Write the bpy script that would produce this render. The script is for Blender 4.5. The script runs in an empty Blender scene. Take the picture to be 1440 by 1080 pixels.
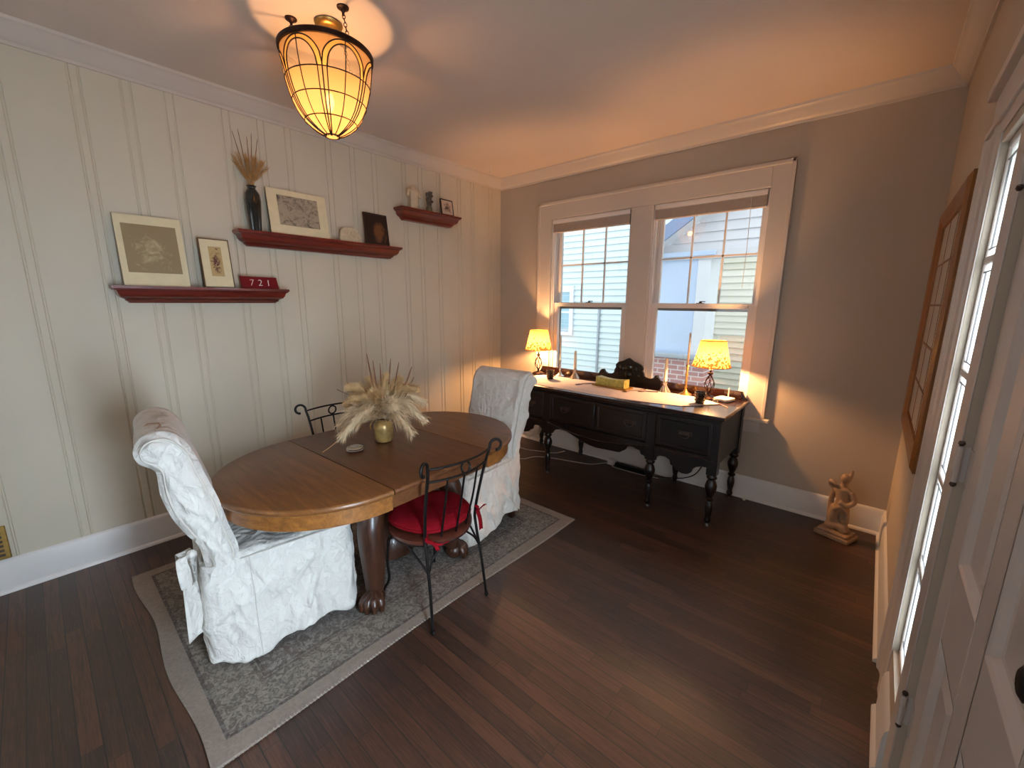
import bpy, bmesh, math, random
from mathutils import Vector, Matrix, noise
PI = math.pi
random.seed(7)
sc = bpy.context.scene
COL = sc.collection

# ------------------------------------------------------------------ helpers
class MB:
    """collects geometry for ONE mesh object (world or local metres)"""
    def __init__(s): s.v = []; s.f = []; s.m = []
    def add(s, vs, fs, mi=0):
        o = len(s.v); s.v += [tuple(p) for p in vs]
        for f in fs: s.f.append(tuple(i + o for i in f)); s.m.append(mi)
        return s
    def box(s, x0, x1, y0, y1, z0, z1, mi=0):
        vs = [(x, y, z) for z in (z0, z1) for y in (y0, y1) for x in (x0, x1)]
        return s.add(vs, [(0, 2, 3, 1), (4, 5, 7, 6), (0, 1, 5, 4), (2, 6, 7, 3), (0, 4, 6, 2), (1, 3, 7, 5)], mi)
    def prism(s, pts, a, b, axis='y', mi=0):
        """polygon pts (2D) extruded along axis from a to b. axis y: (x,z); x: (y,z); z: (x,y)"""
        def mk(p, t):
            return {'y': (p[0], t, p[1]), 'x': (t, p[0], p[1]), 'z': (p[0], p[1], t)}[axis]
        n = len(pts)
        vs = [mk(p, a) for p in pts] + [mk(p, b) for p in pts]
        fs = [tuple(range(n)), tuple(range(2 * n - 1, n - 1, -1))]
        fs += [(i, i + n, (i + 1) % n + n, (i + 1) % n) for i in range(n)]
        return s.add(vs, fs, mi)
    def lathe(s, prof, c=(0, 0, 0), n=24, mi=0, cap=True):
        vs = []; fs = []
        for r, z in prof:
            for k in range(n):
                a = 2 * PI * k / n
                vs.append((c[0] + r * math.cos(a), c[1] + r * math.sin(a), c[2] + z))
        for i in range(len(prof) - 1):
            for k in range(n):
                k2 = (k + 1) % n
                fs.append((i * n + k, i * n + k2, (i + 1) * n + k2, (i + 1) * n + k))
        if cap:
            fs.append(tuple(range(n - 1, -1, -1))); o = (len(prof) - 1) * n
            fs.append(tuple(range(o, o + n)))
        return s.add(vs, fs, mi)
    def tube(s, path, r, n=8, mi=0, closed=False, cap=True):
        P = [Vector(p) for p in path]; m = len(P)
        R = r if isinstance(r, (list, tuple)) else [r] * m
        vs = []; fs = []
        prev = None
        for i in range(m):
            if closed: t = P[(i + 1) % m] - P[i - 1]
            else: t = P[min(i + 1, m - 1)] - P[max(i - 1, 0)]
            if t.length < 1e-9: t = Vector((0, 0, 1))
            t.normalize()
            if prev is None:
                u = t.orthogonal().normalized()
            else:
                u = prev - t * prev.dot(t)
                u = u.normalized() if u.length > 1e-6 else t.orthogonal().normalized()
            prev = u; w = t.cross(u)
            for k in range(n):
                a = 2 * PI * k / n
                vs.append(tuple(P[i] + (u * math.cos(a) + w * math.sin(a)) * R[i]))
        rng = m if closed else m - 1
        for i in range(rng):
            j = (i + 1) % m
            for k in range(n):
                k2 = (k + 1) % n
                fs.append((i * n + k, i * n + k2, j * n + k2, j * n + k))
        if cap and not closed:
            fs.append(tuple(range(n - 1, -1, -1))); o = (m - 1) * n; fs.append(tuple(range(o, o + n)))
        return s.add(vs, fs, mi)
    def grid(s, rows, closed_u=False, closed_v=False, mi=0):
        n = len(rows[0]); m = len(rows); vs = [p for r in rows for p in r]; fs = []
        for i in range(m if closed_v else m - 1):
            for k in range(n if closed_u else n - 1):
                i2 = (i + 1) % m; k2 = (k + 1) % n
                fs.append((i * n + k, i * n + k2, i2 * n + k2, i2 * n + k))
        return s.add(vs, fs, mi)
    def ball(s, c, r, n=12, m=8, sz=(1, 1, 1), mi=0):
        rows = []
        for j in range(m + 1):
            t = PI * j / m
            rows.append([(c[0] + r * sz[0] * math.sin(t) * math.cos(2 * PI * k / n), c[1] + r * sz[1] * math.sin(t) * math.sin(2 * PI * k / n), c[2] - r * sz[2] * math.cos(t)) for k in range(n)])
        return s.grid(rows, closed_u=True, mi=mi)
    def xf(s, M):
        s.v = [tuple(M @ Vector(p)) for p in s.v]; return s
    def build(s, name, mat, parent=None, smooth=False, bevel=0, local=False, seg=2):
        me = bpy.data.meshes.new(name)
        vs = s.v
        if parent is not None and not local:
            off = wloc(parent); vs = [(p[0] - off.x, p[1] - off.y, p[2] - off.z) for p in vs]
        me.from_pydata(vs, [], s.f)
        mats = mat if isinstance(mat, (list, tuple)) else [mat]
        for q in mats: me.materials.append(q)
        if len(mats) > 1:
            for p, i in zip(me.polygons, s.m): p.material_index = i
        bm = bmesh.new(); bm.from_mesh(me)
        bmesh.ops.remove_doubles(bm, verts=bm.verts, dist=1e-6)
        bmesh.ops.recalc_face_normals(bm, faces=bm.faces)
        if smooth:
            for f in bm.faces: f.smooth = True
            for e in bm.edges:
                if len(e.link_faces) == 2 and e.calc_face_angle(0) > math.radians(48): e.smooth = False
        bm.to_mesh(me); bm.free()
        o = bpy.data.objects.new(name, me); COL.objects.link(o)
        if parent is not None: o.parent = parent
        if bevel:
            md = o.modifiers.new('bevel', 'BEVEL'); md.width = bevel; md.segments = seg; md.limit_method = 'ANGLE'; md.angle_limit = math.radians(35)
        return o

def wloc(o):
    l = Vector(o.location)
    while o.parent is not None:
        o = o.parent; l = l + Vector(o.location)
    return l
def tag(o, label=None, cat=None, group=None, kind=None):
    if label: o['label'] = label
    if cat: o['category'] = cat
    if group: o['group'] = group
    if kind: o['kind'] = kind
    return o
def thing(name, label, cat, loc=(0, 0, 0), rz=0, group=None):
    o = bpy.data.objects.new(name, None); COL.objects.link(o); o.empty_display_size = .05
    o.location = loc; o.rotation_euler = (0, 0, rz)
    return tag(o, label, cat, group)
def struct(o): o['kind'] = 'structure'; return o
def copy_tree(o, parent=None):
    c = o.copy(); COL.objects.link(c); c.parent = parent
    for ch in list(o.children): copy_tree(ch, c)
    return c
def sph(c, r, a, b): return (c[0] + r * math.cos(a) * math.cos(b), c[1] + r * math.sin(a) * math.cos(b), c[2] + r * math.sin(b))
def bez(p, n=16):
    """Catmull-Rom through points"""
    P = [Vector(q) for q in p]; P = [P[0] * 2 - P[1]] + P + [P[-1] * 2 - P[-2]]; out = []
    for i in range(1, len(P) - 2):
        for k in range(n):
            t = k / n; a, b, c, d = P[i - 1], P[i], P[i + 1], P[i + 2]
            out.append(.5 * ((2 * b) + (c - a) * t + (2 * a - 5 * b + 4 * c - d) * t * t + (3 * b - a - 3 * c + d) * t ** 3))
    out.append(P[-2]); return out

# ------------------------------------------------------------------ materials
def srgb(r, g, b):
    f = lambda c: (c / 12.92 if c <= .04045 else ((c + .055) / 1.055) ** 2.4)
    return (f(r / 255), f(g / 255), f(b / 255), 1)
class NT:
    def __init__(s, name):
        s.mat = bpy.data.materials.new(name); s.mat.use_nodes = True; s.t = s.mat.node_tree; s.t.nodes.clear()
        s.out = s.n('ShaderNodeOutputMaterial')
    def n(s, typ, **kw):
        nd = s.t.nodes.new(typ)
        for k, v in kw.items():
            if k in nd.inputs: s.set(nd.inputs[k], v)
            else: setattr(nd, k, v)
        return nd
    def set(s, sock, v):
        if isinstance(v, bpy.types.NodeSocket): s.t.links.new(v, sock)
        else: sock.default_value = v
    def link(s, a, b): s.t.links.new(a, b)
    def math(s, op, a, b=None, c=None, clamp=False):
        nd = s.t.nodes.new('ShaderNodeMath'); nd.operation = op; nd.use_clamp = clamp
        for i, v in enumerate((a, b, c)):
            if v is not None: s.set(nd.inputs[i], v)
        return nd.outputs[0]
    def mix(s, fac, a, b, blend='MIX'):
        nd = s.t.nodes.new('ShaderNodeMix'); nd.data_type = 'RGBA'; nd.blend_type = blend
        s.set(nd.inputs[0], fac); s.set(nd.inputs[6], a); s.set(nd.inputs[7], b); return nd.outputs[2]
    def ramp(s, fac, stops, interp='LINEAR'):
        nd = s.t.nodes.new('ShaderNodeValToRGB'); nd.color_ramp.interpolation = interp
        el = nd.color_ramp.elements
        while len(el) < len(stops): el.new(.5)
        for e, (p, c) in zip(el, stops): e.position = p; e.color = c
        s.set(nd.inputs[0], fac); return nd.outputs[0]
    def coord(s, out='Object', scale=None, rot=None, loc=None):
        tc = s.t.nodes.new('ShaderNodeTexCoord'); o = tc.outputs[out]
        if scale or rot or loc:
            mp = s.t.nodes.new('ShaderNodeMapping'); s.link(o, mp.inputs[0])
            if scale: mp.inputs['Scale'].default_value = scale
            if rot: mp.inputs['Rotation'].default_value = rot
            if loc: mp.inputs['Location'].default_value = loc
            o = mp.outputs[0]
        return o
    def pos(s, scale=None, rot=None):
        g = s.t.nodes.new('ShaderNodeNewGeometry'); o = g.outputs['Position']
        if scale or rot:
            mp = s.t.nodes.new('ShaderNodeMapping'); s.link(o, mp.inputs[0])
            if scale: mp.inputs['Scale'].default_value = scale
            if rot: mp.inputs['Rotation'].default_value = rot
            o = mp.outputs[0]
        return o
    def noise(s, vec, scale=5, detail=4, rough=.5, dist=0, out='Fac'):
        nd = s.n('ShaderNodeTexNoise'); s.set(nd.inputs['Vector'], vec)
        nd.inputs['Scale'].default_value = scale; nd.inputs['Detail'].default_value = detail; nd.inputs['Roughness'].default_value = rough; nd.inputs['Distortion'].default_value = dist
        return nd.outputs[out]
    def bump(s, h, strength=.3, dist=.01):
        nd = s.n('ShaderNodeBump'); s.set(nd.inputs['Height'], h); nd.inputs['Strength'].default_value = strength; nd.inputs['Distance'].default_value = dist
        return nd.outputs[0]
    def bsdf(s, color, rough=.5, metal=0, normal=None, spec=.5, coat=0, sheen=0, trans=0, ior=1.45):
        nd = s.n('ShaderNodeBsdfPrincipled'); s.set(nd.inputs['Base Color'], color); s.set(nd.inputs['Roughness'], rough); s.set(nd.inputs['Metallic'], metal)
        nd.inputs['Specular IOR Level'].default_value = spec; nd.inputs['Coat Weight'].default_value = coat; nd.inputs['Sheen Weight'].default_value = sheen
        nd.inputs['Transmission Weight'].default_value = trans; nd.inputs['IOR'].default_value = ior
        if normal is not None: s.set(nd.inputs['Normal'], normal)
        s.sh = nd.outputs[0]; s.link(s.sh, s.out.inputs[0]); return s
    def done(s, sh=None):
        if sh is not None: s.link(sh, s.out.inputs[0])
        return s.mat
def plain(name, c, rough=.5, metal=0, var=.12, scale=20, bump=0, spec=.5, coat=0, sheen=0):
    """a colour with a small procedural mottling"""
    m = NT(name); v = m.noise(m.coord(), scale, 4)
    d = tuple(x * (1 - var) for x in c[:3]) + (1,); l = tuple(min(1, x * (1 + var)) for x in c[:3]) + (1,)
    col = m.ramp(v, [(.3, d), (.7, l)])
    m.bsdf(col, rough, metal, m.bump(v, bump, .004) if bump else None, spec, coat, sheen)
    return m.done()
def wood(name, dark, light, scale=(1, 12, 12), rough=.35, coat=.2, nscale=3, bump=.08, rot=None, spec=.5):
    m = NT(name); co = m.coord('Object', scale=scale, rot=rot)
    a = m.noise(co, nscale, 6, .6, 1.2); b = m.noise(co, nscale * 8, 4, .6)
    g = m.math('ADD', m.math('MULTIPLY', a, .7), m.math('MULTIPLY', b, .3))
    col = m.ramp(g, [(.32, dark), (.68, light)])
    m.bsdf(col, rough, 0, m.bump(b, bump, .002), spec, coat); return m.done()

M = {}
M['wall_left'] = plain('panel_paint', srgb(206, 195, 174), .55, var=.02, scale=3)
M['wall'] = plain('greige_paint', srgb(186, 172, 155), .6, var=.02, scale=3)
M['ceiling'] = plain('ceiling_paint', srgb(212, 196, 184), .8, var=.02, scale=2)
M['trim'] = plain('white_trim_paint', srgb(222, 218, 214), .35, var=.02, scale=4)
M['casing'] = plain('off_white_casing_paint', srgb(204, 192, 180), .35, var=.02, scale=4)
M['door'] = plain('white_door_paint', srgb(204, 194, 188), .35, var=.02, scale=4)
def floor_mat():
    m = NT('oak_strip_floor'); p = m.pos()
    sep = m.n('ShaderNodeSeparateXYZ'); m.link(p, sep.inputs[0]); x, y = sep.outputs[0], sep.outputs[1]
    W_ = .062
    row = m.math('FLOOR', m.math('DIVIDE', y, W_))
    wn = m.n('ShaderNodeTexWhiteNoise', noise_dimensions='1D'); m.link(row, wn.inputs['W'])
    xo = m.math('ADD', x, m.math('MULTIPLY', wn.outputs[0], 7.3))
    seg = m.math('FLOOR', m.math('DIVIDE', xo, .85))
    wn2 = m.n('ShaderNodeTexWhiteNoise', noise_dimensions='2D')
    cv = m.n('ShaderNodeCombineXYZ'); m.link(row, cv.inputs[0]); m.link(seg, cv.inputs[1]); m.link(cv.outputs[0], wn2.inputs['Vector'])
    tone = wn2.outputs[0]
    # grain
    gv = m.n('ShaderNodeCombineXYZ'); m.link(m.math('MULTIPLY', x, 2.2), gv.inputs[0]); m.link(m.math('MULTIPLY', y, 34), gv.inputs[1]); m.link(m.math('MULTIPLY', tone, 31), gv.inputs[2])
    g1 = m.noise(gv.outputs[0], 1.6, 5, .65, 1.5)
    gv2 = m.n('ShaderNodeCombineXYZ'); m.link(m.math('MULTIPLY', x, 9), gv2.inputs[0]); m.link(m.math('MULTIPLY', y, 260), gv2.inputs[1]); m.link(tone, gv2.inputs[2])
    g2 = m.noise(gv2.outputs[0], 1.0, 3, .6)
    base = m.ramp(tone, [(0, srgb(42, 23, 14)), (.5, srgb(60, 35, 22)), (1, srgb(84, 50, 33))])
    col = m.mix(m.math('MULTIPLY', m.ramp(g1, [(.42, (0, 0, 0, 1)), (.62, (1, 1, 1, 1))]), .75), base, srgb(30, 15, 9))
    col = m.mix(m.math('MULTIPLY', m.ramp(g2, [(.5, (0, 0, 0, 1)), (.7, (1, 1, 1, 1))]), .4), col, srgb(112, 74, 52))
    fy = m.math('FRACT', m.math('DIVIDE', y, W_)); fx = m.math('FRACT', m.math('DIVIDE', xo, .85))
    sy = m.math('LESS_THAN', m.math('MINIMUM', fy, m.math('SUBTRACT', 1, fy)), .036)
    sx = m.math('LESS_THAN', m.math('MINIMUM', fx, m.math('SUBTRACT', 1, fx)), .0016)
    seam = m.math('MAXIMUM', sy, sx)
    col = m.mix(seam, col, srgb(14, 8, 5))
    h = m.math('SUBTRACT', m.math('ADD', m.math('MULTIPLY', g1, .35), m.math('MULTIPLY', g2, .25)), seam)
    rough = m.math('ADD', .36, m.math('MULTIPLY', g2, .2))
    m.bsdf(col, rough, 0, m.bump(h, .5, .002), 1.0); return m.done()
M['floor'] = floor_mat()
def table_mat(name, d, l, x=True):
    m = NT(name); co = m.coord('Object', scale=(2.2, 26, 26) if x else (26, 2.2, 26))
    a = m.noise(co, 1.0, 6, .62, 1.3); b = m.noise(co, 9, 3, .6)
    g = m.math('ADD', m.math('MULTIPLY', a, .75), m.math('MULTIPLY', b, .25))
    col = m.ramp(g, [(.3, d), (.52, tuple((p + q) / 2 for p, q in zip(d, l))), (.7, l)])
    m.bsdf(col, m.math('ADD', .26, m.math('MULTIPLY', b, .14)), 0, m.bump(b, .08, .002), .5); return m.done()
M['oak'] = table_mat('oak_tabletop', srgb(82, 48, 22), srgb(136, 86, 44))
M['oak_leaf'] = table_mat('oak_leaf', srgb(70, 40, 22), srgb(112, 68, 38))
M['oak_apron'] = table_mat('oak_apron', srgb(92, 52, 22), srgb(160, 104, 50))
M['oak_dark'] = wood('oak_pedestal', srgb(36, 19, 12), srgb(72, 40, 24), (14, 14, 2), .35, .15)
M['mahogany'] = wood('dark_mahogany', srgb(9, 4, 4), srgb(22, 9, 8), (2, 14, 14), .34, .1)
M['mahogany_top'] = wood('dark_mahogany_top', srgb(28, 13, 10), srgb(48, 25, 20), (2, 14, 14), .25, .4)
M['cherry'] = wood('cherry_stain', srgb(84, 22, 14), srgb(112, 36, 22), (14, 2, 14), .32, .3)
M['iron'] = plain('black_wrought_iron', srgb(26, 22, 21), .45, .6, .2, 60)
M['brown_iron'] = plain('bronze_iron', srgb(52, 32, 24), .45, .7, .2, 60)
M['bronze'] = plain('dark_bronze_rim', srgb(44, 24, 16), .45, .6, .2, 40)
M['came'] = plain('lead_came', srgb(50, 28, 14), .5, .5, .15, 60)
M['brass'] = plain('aged_brass', srgb(176, 140, 78), .35, .9, .15, 40)
M['brass_gold'] = plain('gold_glaze', srgb(164, 132, 80), .3, .3, .35, 22, .15)
M['silver'] = plain('silver_metal', srgb(205, 200, 194), .22, .95, .06, 30)
M['black'] = plain('black_metal', srgb(16, 15, 15), .4, .4, .1, 40)
M['candle'] = plain('ivory_wax', srgb(238, 228, 204), .5, 0, .03, 30)
M['white_plastic'] = plain('white_plastic', srgb(228, 222, 216), .4, 0, .02, 30)
M['cream_cord'] = plain('white_cord', srgb(206, 198, 186), .5, 0, .04, 30)
M['red'] = plain('red_cotton', srgb(116, 9, 20), .9, 0, .12, 60, .3, .1)
M['gilt'] = wood('gilt_wood', srgb(112, 66, 18), srgb(158, 100, 34), (12, 12, 2), .4, .1)
M['alabaster'] = plain('alabaster', srgb(206, 186, 156), .5, 0, .15, 18, .2)
M['statue'] = plain('tan_statue_stone', srgb(158, 130, 104), .55, 0, .14, 24, .25)
M['relief'] = plain('cream_plaster', srgb(206, 188, 158), .7, 0, .14, 30, .4)
M['dark_figure'] = plain('dark_carved_stone', srgb(80, 74, 66), .5, 0, .4, 50, .4)
M['vase_black'] = plain('black_glaze', srgb(26, 27, 24), .12, 0, .3, 8, 0, .6, .5)
M['mat'] = plain('cream_mat_board', srgb(224, 210, 172), .8, 0, .04, 20)
M['backing'] = plain('brown_backing_board', srgb(96, 74, 54), .8, 0, .1, 20)
M['frame_dark'] = plain('dark_frame', srgb(44, 26, 18), .4, 0, .15, 20)
M['frame_wood'] = plain('thin_brown_frame', srgb(104, 78, 50), .4, .2, .15, 20)
M['plaque'] = plain('burgundy_plaque', srgb(104, 12, 22), .25, 0, .12, 12, 0, .5, .3)
M['white_digits'] = plain('white_enamel', srgb(232, 220, 208), .4, 0, .02, 20)
M['teal_green'] = plain('patinated_green', srgb(96, 96, 72), .5, .2, .3, 40)
M['pampas'] = plain('pampas_fluff', srgb(212, 176, 126), .9, 0, .12, 40)
M['pampas_pale'] = plain('pampas_pale_fluff', srgb(230, 204, 166), .9, 0, .1, 40)
M['wheat'] = plain('dried_wheat', srgb(176, 132, 76), .85, 0, .2, 60)
M['stem'] = plain('dried_stem', srgb(112, 72, 46), .7, 0, .2, 50)
M['dark_stem'] = plain('dark_dried_stem', srgb(74, 56, 44), .7, 0, .2, 50)
M['blind'] = plain('blind_slats', srgb(196, 178, 164), .5, 0, .05, 30)
M['sash'] = plain('white_sash_paint', srgb(226, 220, 216), .35, 0, .02, 10)
M['storm'] = plain('grey_storm_frame', srgb(116, 116, 118), .5, .2, .05, 20)
def cloth_mat():
    m = NT('white_damask_slipcover'); co = m.coord()
    v = m.n('ShaderNodeTexVoronoi', feature='SMOOTH_F1'); m.link(m.noise(co, 3.5, 2, .5, 0, 'Color'), v.inputs['Vector']); v.inputs['Scale'].default_value = 9
    a = m.noise(co, 14, 4, .6, 2.0)
    pat = m.ramp(a, [(.46, (0, 0, 0, 1)), (.54, (1, 1, 1, 1))])
    weave = m.noise(co, 420, 2, .5)
    def ridge(sc, dist):
        q = m.noise(co, sc, 3, .5, dist); return m.math('SUBTRACT', 1, m.math('MULTIPLY', m.math('ABSOLUTE', m.math('SUBTRACT', q, .5)), 7), clamp=True)
    co2 = m.coord('Object', scale=(1, 1, .45), rot=(.35, 0, 0)); co = co2
    wr = m.math('ADD', m.math('MULTIPLY', ridge(4.5, .5), .9), m.math('MULTIPLY', ridge(9, .3), .3))
    col = m.mix(pat, srgb(221, 215, 207), srgb(226, 221, 213))
    h = m.math('ADD', m.math('ADD', m.math('MULTIPLY', pat, .12), wr), m.math('MULTIPLY', weave, .02))
    m.bsdf(col, .75, 0, m.bump(h, .9, .018), .3, 0, .15); return m.done()
M['cloth'] = cloth_mat()
M['cloth_back'] = plain('beige_slipcover_back', srgb(206, 186, 162), .8, 0, .04, 20, .1, .3, 0, .1)
M['seam'] = plain('slipcover_seam', srgb(150, 112, 84), .8, 0, .05, 20)
M['piping'] = plain('slipcover_piping', srgb(204, 196, 186), .8, 0, .05, 20)
M['runner'] = plain('pale_linen_runner', srgb(216, 200, 196), .85, 0, .05, 60, .2)
def rug_mat():
    m = NT('vintage_rug'); g = m.pos(); sep = m.n('ShaderNodeSeparateXYZ'); m.link(g, sep.inputs[0]); x, y = sep.outputs[0], sep.outputs[1]
    dx = m.math('MINIMUM', m.math('SUBTRACT', x, .36), m.math('SUBTRACT', 1.92, x)); dy = m.math('MINIMUM', m.math('SUBTRACT', y, -3.555), m.math('SUBTRACT', -1.27, y))
    d = m.math('MINIMUM', dx, dy)
    n1 = m.noise(g, 20, 5, .65, 2.6); n2 = m.noise(g, 44, 4, .6, 1.4); n3 = m.noise(g, 2.2, 3, .5)
    wv = m.n('ShaderNodeTexVoronoi'); m.link(g, wv.inputs['Vector']); wv.inputs['Scale'].default_value = 13
    fld = m.ramp(m.math('ADD', m.math('MULTIPLY', n1, .6), m.math('MULTIPLY', n2, .4)), [(.43, srgb(92, 84, 78)), (.5, srgb(112, 105, 100)), (.58, srgb(146, 140, 134))])
    fld = m.mix(m.math('MULTIPLY', m.math('LESS_THAN', wv.outputs[0], .22), .45), fld, srgb(74, 66, 60))
    fld = m.mix(m.math('MULTIPLY', n3, .4), fld, srgb(110, 96, 88))
    bord = m.ramp(n2, [(.42, srgb(100, 92, 84)), (.6, srgb(140, 130, 120))])
    inb = m.math('MULTIPLY', m.math('GREATER_THAN', d, .085), m.math('LESS_THAN', d, .26))
    col = m.mix(inb, fld, bord)
    for a in (.078, .25, .27):
        ln = m.math('LESS_THAN', m.math('ABSOLUTE', m.math('SUBTRACT', d, a)), .007); col = m.mix(m.math('MULTIPLY', ln, .4), col, srgb(64, 56, 50))
    edge = m.math('LESS_THAN', d, .07)
    col = m.mix(edge, col, m.ramp(n2, [(.3, srgb(128, 115, 104)), (.7, srgb(146, 132, 120))]))
    h = m.math('ADD', m.noise(g, 300, 2), m.math('MULTIPLY', n2, .6))
    m.bsdf(col, .95, 0, m.bump(h, .4, .004), .1); return m.done()
M['rug'] = rug_mat()
def glass_mat(name='clear_window_glass', tint=(1, 1, 1, 1), refl=.09):
    m = NT(name); tr = m.n('ShaderNodeBsdfTransparent'); tr.inputs[0].default_value = tint
    gl = m.n('ShaderNodeBsdfGlossy'); gl.inputs['Roughness'].default_value = .02
    fr = m.n('ShaderNodeLayerWeight'); fr.inputs[0].default_value = .25
    v = m.noise(m.coord(), 1.5, 2)
    fac = m.math('MULTIPLY', m.math('ADD', m.math('MULTIPLY', fr.outputs['Fresnel'], .35), .045), m.math('ADD', .95, m.math('MULTIPLY', v, .1)))
    mx = m.n('ShaderNodeMixShader'); m.link(fac, mx.inputs[0]); m.link(tr.outputs[0], mx.inputs[1]); m.link(gl.outputs[0], mx.inputs[2])
    return m.done(mx.outputs[0])
M['glass'] = glass_mat()
def bevel_glass():
    m = NT('bevelled_sidelight_glass'); tr = m.n('ShaderNodeBsdfTransparent'); tl = m.n('ShaderNodeBsdfTranslucent'); tl.inputs[0].default_value = (.95, .97, .96, 1)
    tr.inputs[0].default_value = (.95, .97, .96, 1)
    v = m.noise(m.coord(), 40, 3)
    mx = m.n('ShaderNodeMixShader'); m.link(m.ramp(v, [(.3, (.35, .35, .35, 1)), (.7, (.6, .6, .6, 1))]), mx.inputs[0]); m.link(tr.outputs[0], mx.inputs[1]); m.link(tl.outputs[0], mx.inputs[2])
    return m.done(mx.outputs[0])
M['frosted'] = bevel_glass()
def shade_glass(name, c, fac):
    m = NT(name); tl = m.n('ShaderNodeBsdfTranslucent'); tr = m.n('ShaderNodeBsdfTransparent'); df = m.n('ShaderNodeBsdfDiffuse')
    v = m.noise(m.coord(), 6, 3, .5, 1); col = m.mix(v, c, tuple(x * .85 for x in c[:3]) + (1,))
    m.link(col, tl.inputs[0]); m.link(col, df.inputs[0]); tr.inputs[0].default_value = c
    m1 = m.n('ShaderNodeMixShader'); m1.inputs[0].default_value = .25; m.link(tl.outputs[0], m1.inputs[1]); m.link(df.outputs[0], m1.inputs[2])
    m2 = m.n('ShaderNodeMixShader'); m2.inputs[0].default_value = fac; m.link(m1.outputs[0], m2.inputs[1]); m.link(tr.outputs[0], m2.inputs[2])
    return m.done(m2.outputs[0])
M['art_glass'] = shade_glass('amber_art_glass', (.50, .33, .17, 1), .42)
M['art_glass_clear'] = shade_glass('pale_art_glass', (.74, .62, .50, 1), .75)
M['art_glass_border'] = shade_glass('honey_art_glass', (.60, .36, .12, 1), .2)
def lampshade_mat():
    m = NT('leaf_print_shade'); co = m.coord()
    v = m.n('ShaderNodeTexVoronoi'); m.link(co, v.inputs['Vector']); v.inputs['Scale'].default_value = 70
    sep = m.n('ShaderNodeSeparateXYZ'); m.link(co, sep.inputs[0])
    n = m.noise(co, 60, 3, .6)
    thr = m.math('SUBTRACT', .64, m.math('MULTIPLY', m.math('SUBTRACT', .42, sep.outputs[2]), 1.35))
    leaf = m.math('MULTIPLY', m.math('GREATER_THAN', n, thr), .95)
    col = m.mix(leaf, (.20, .145, .046, 1), (.045, .013, .004, 1))
    tl = m.n('ShaderNodeBsdfTranslucent'); df = m.n('ShaderNodeBsdfDiffuse'); m.link(col, tl.inputs[0]); m.link(col, df.inputs[0])
    mx = m.n('ShaderNodeMixShader'); mx.inputs[0].default_value = .35; m.link(tl.outputs[0], mx.inputs[1]); m.link(df.outputs[0], mx.inputs[2])
    return m.done(mx.outputs[0])
M['shade'] = lampshade_mat()
def emit(name, c, s):
    """lit frosted bulb: glows and lets the filament's light through"""
    m = NT(name); e = m.n('ShaderNodeEmission'); e.inputs[1].default_value = s
    lw = m.n('ShaderNodeLayerWeight'); lw.inputs[0].default_value = .3
    m.link(m.mix(lw.outputs['Facing'], c, (c[0], c[1] * .8, c[2] * .6, 1)), e.inputs[0])
    tr = m.n('ShaderNodeBsdfTransparent'); mx = m.n('ShaderNodeMixShader'); mx.inputs[0].default_value = .25
    m.link(tr.outputs[0], mx.inputs[1]); m.link(e.outputs[0], mx.inputs[2])
    return m.done(mx.outputs[0])
M['bulb'] = emit('lit_bulb', (1, .66, .30, 1), 30)
M['bulb_small'] = emit('lit_small_bulb', (1, .68, .25, 1), 26)
def print_mat(name, bg, fg, scale, lo, hi, shape=None, dist=1.5):
    """generic printed picture: blobs of fg on bg, gathered round the middle of the sheet (object y,z)"""
    m = NT(name); co = m.coord(); n = m.noise(co, scale, 5, .62, dist)
    if shape:
        cy, cz, ry, rz = shape
        sep = m.n('ShaderNodeSeparateXYZ'); m.link(co, sep.inputs[0])
        a = m.math('DIVIDE', m.math('SUBTRACT', sep.outputs[1], cy), ry); b = m.math('DIVIDE', m.math('SUBTRACT', sep.outputs[2], cz), rz)
        r = m.math('SQRT', m.math('ADD', m.math('MULTIPLY', a, a), m.math('MULTIPLY', b, b)))
        n = m.math('ADD', n, m.math('MULTIPLY', m.math('SUBTRACT', 1, r), .22))
    col = m.ramp(n, [(lo, bg), (hi, fg)])
    m.bsdf(col, .6, 0, None, .3); return m.done()
def siding(name, c, pitch=.12, ax=2):
    m = NT(name); p = m.pos(); sep = m.n('ShaderNodeSeparateXYZ'); m.link(p, sep.inputs[0])
    n = m.noise(p, 3, 3); d = tuple(x * .94 for x in c[:3]) + (1,)
    col = m.mix(n, c, d); m.bsdf(col, .5); return m.done()
M['siding'] = siding('pale_lap_siding', srgb(206, 222, 226))
M['siding_warm'] = siding('cream_lap_siding', srgb(228, 224, 206))
M['siding_lav'] = siding('grey_lap_siding', srgb(212, 214, 220))
M['blue_wood'] = siding('blue_grey_board', srgb(190, 210, 238))
M['blue_fascia'] = siding('slate_blue_fascia', srgb(128, 146, 180))
M['house_trim'] = siding('white_house_trim', srgb(222, 228, 236))
M['stone_cap'] = siding('stone_cap', srgb(166, 176, 186))
def brick_mat():
    m = NT('red_brick'); p = m.pos(); mp = m.n('ShaderNodeMapping'); m.link(p, mp.inputs[0]); mp.inputs['Rotation'].default_value = (PI / 2, 0, 0)
    b = m.n('ShaderNodeTexBrick'); m.link(mp.outputs[0], b.inputs['Vector'])
    b.inputs['Color1'].default_value = srgb(186, 142, 140); b.inputs['Color2'].default_value = srgb(172, 126, 124); b.inputs['Mortar'].default_value = srgb(205, 196, 196)
    b.inputs['Scale'].default_value = 1; b.inputs['Brick Width'].default_value = .2; b.inputs['Row Height'].default_value = .07; b.inputs['Mortar Size'].default_value = .009
    m.bsdf(b.outputs[0], .8); return m.done()
M['brick'] = brick_mat()
M['grass'] = plain('lawn_ground', srgb(120, 128, 108), .9, 0, .2, 6)
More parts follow.
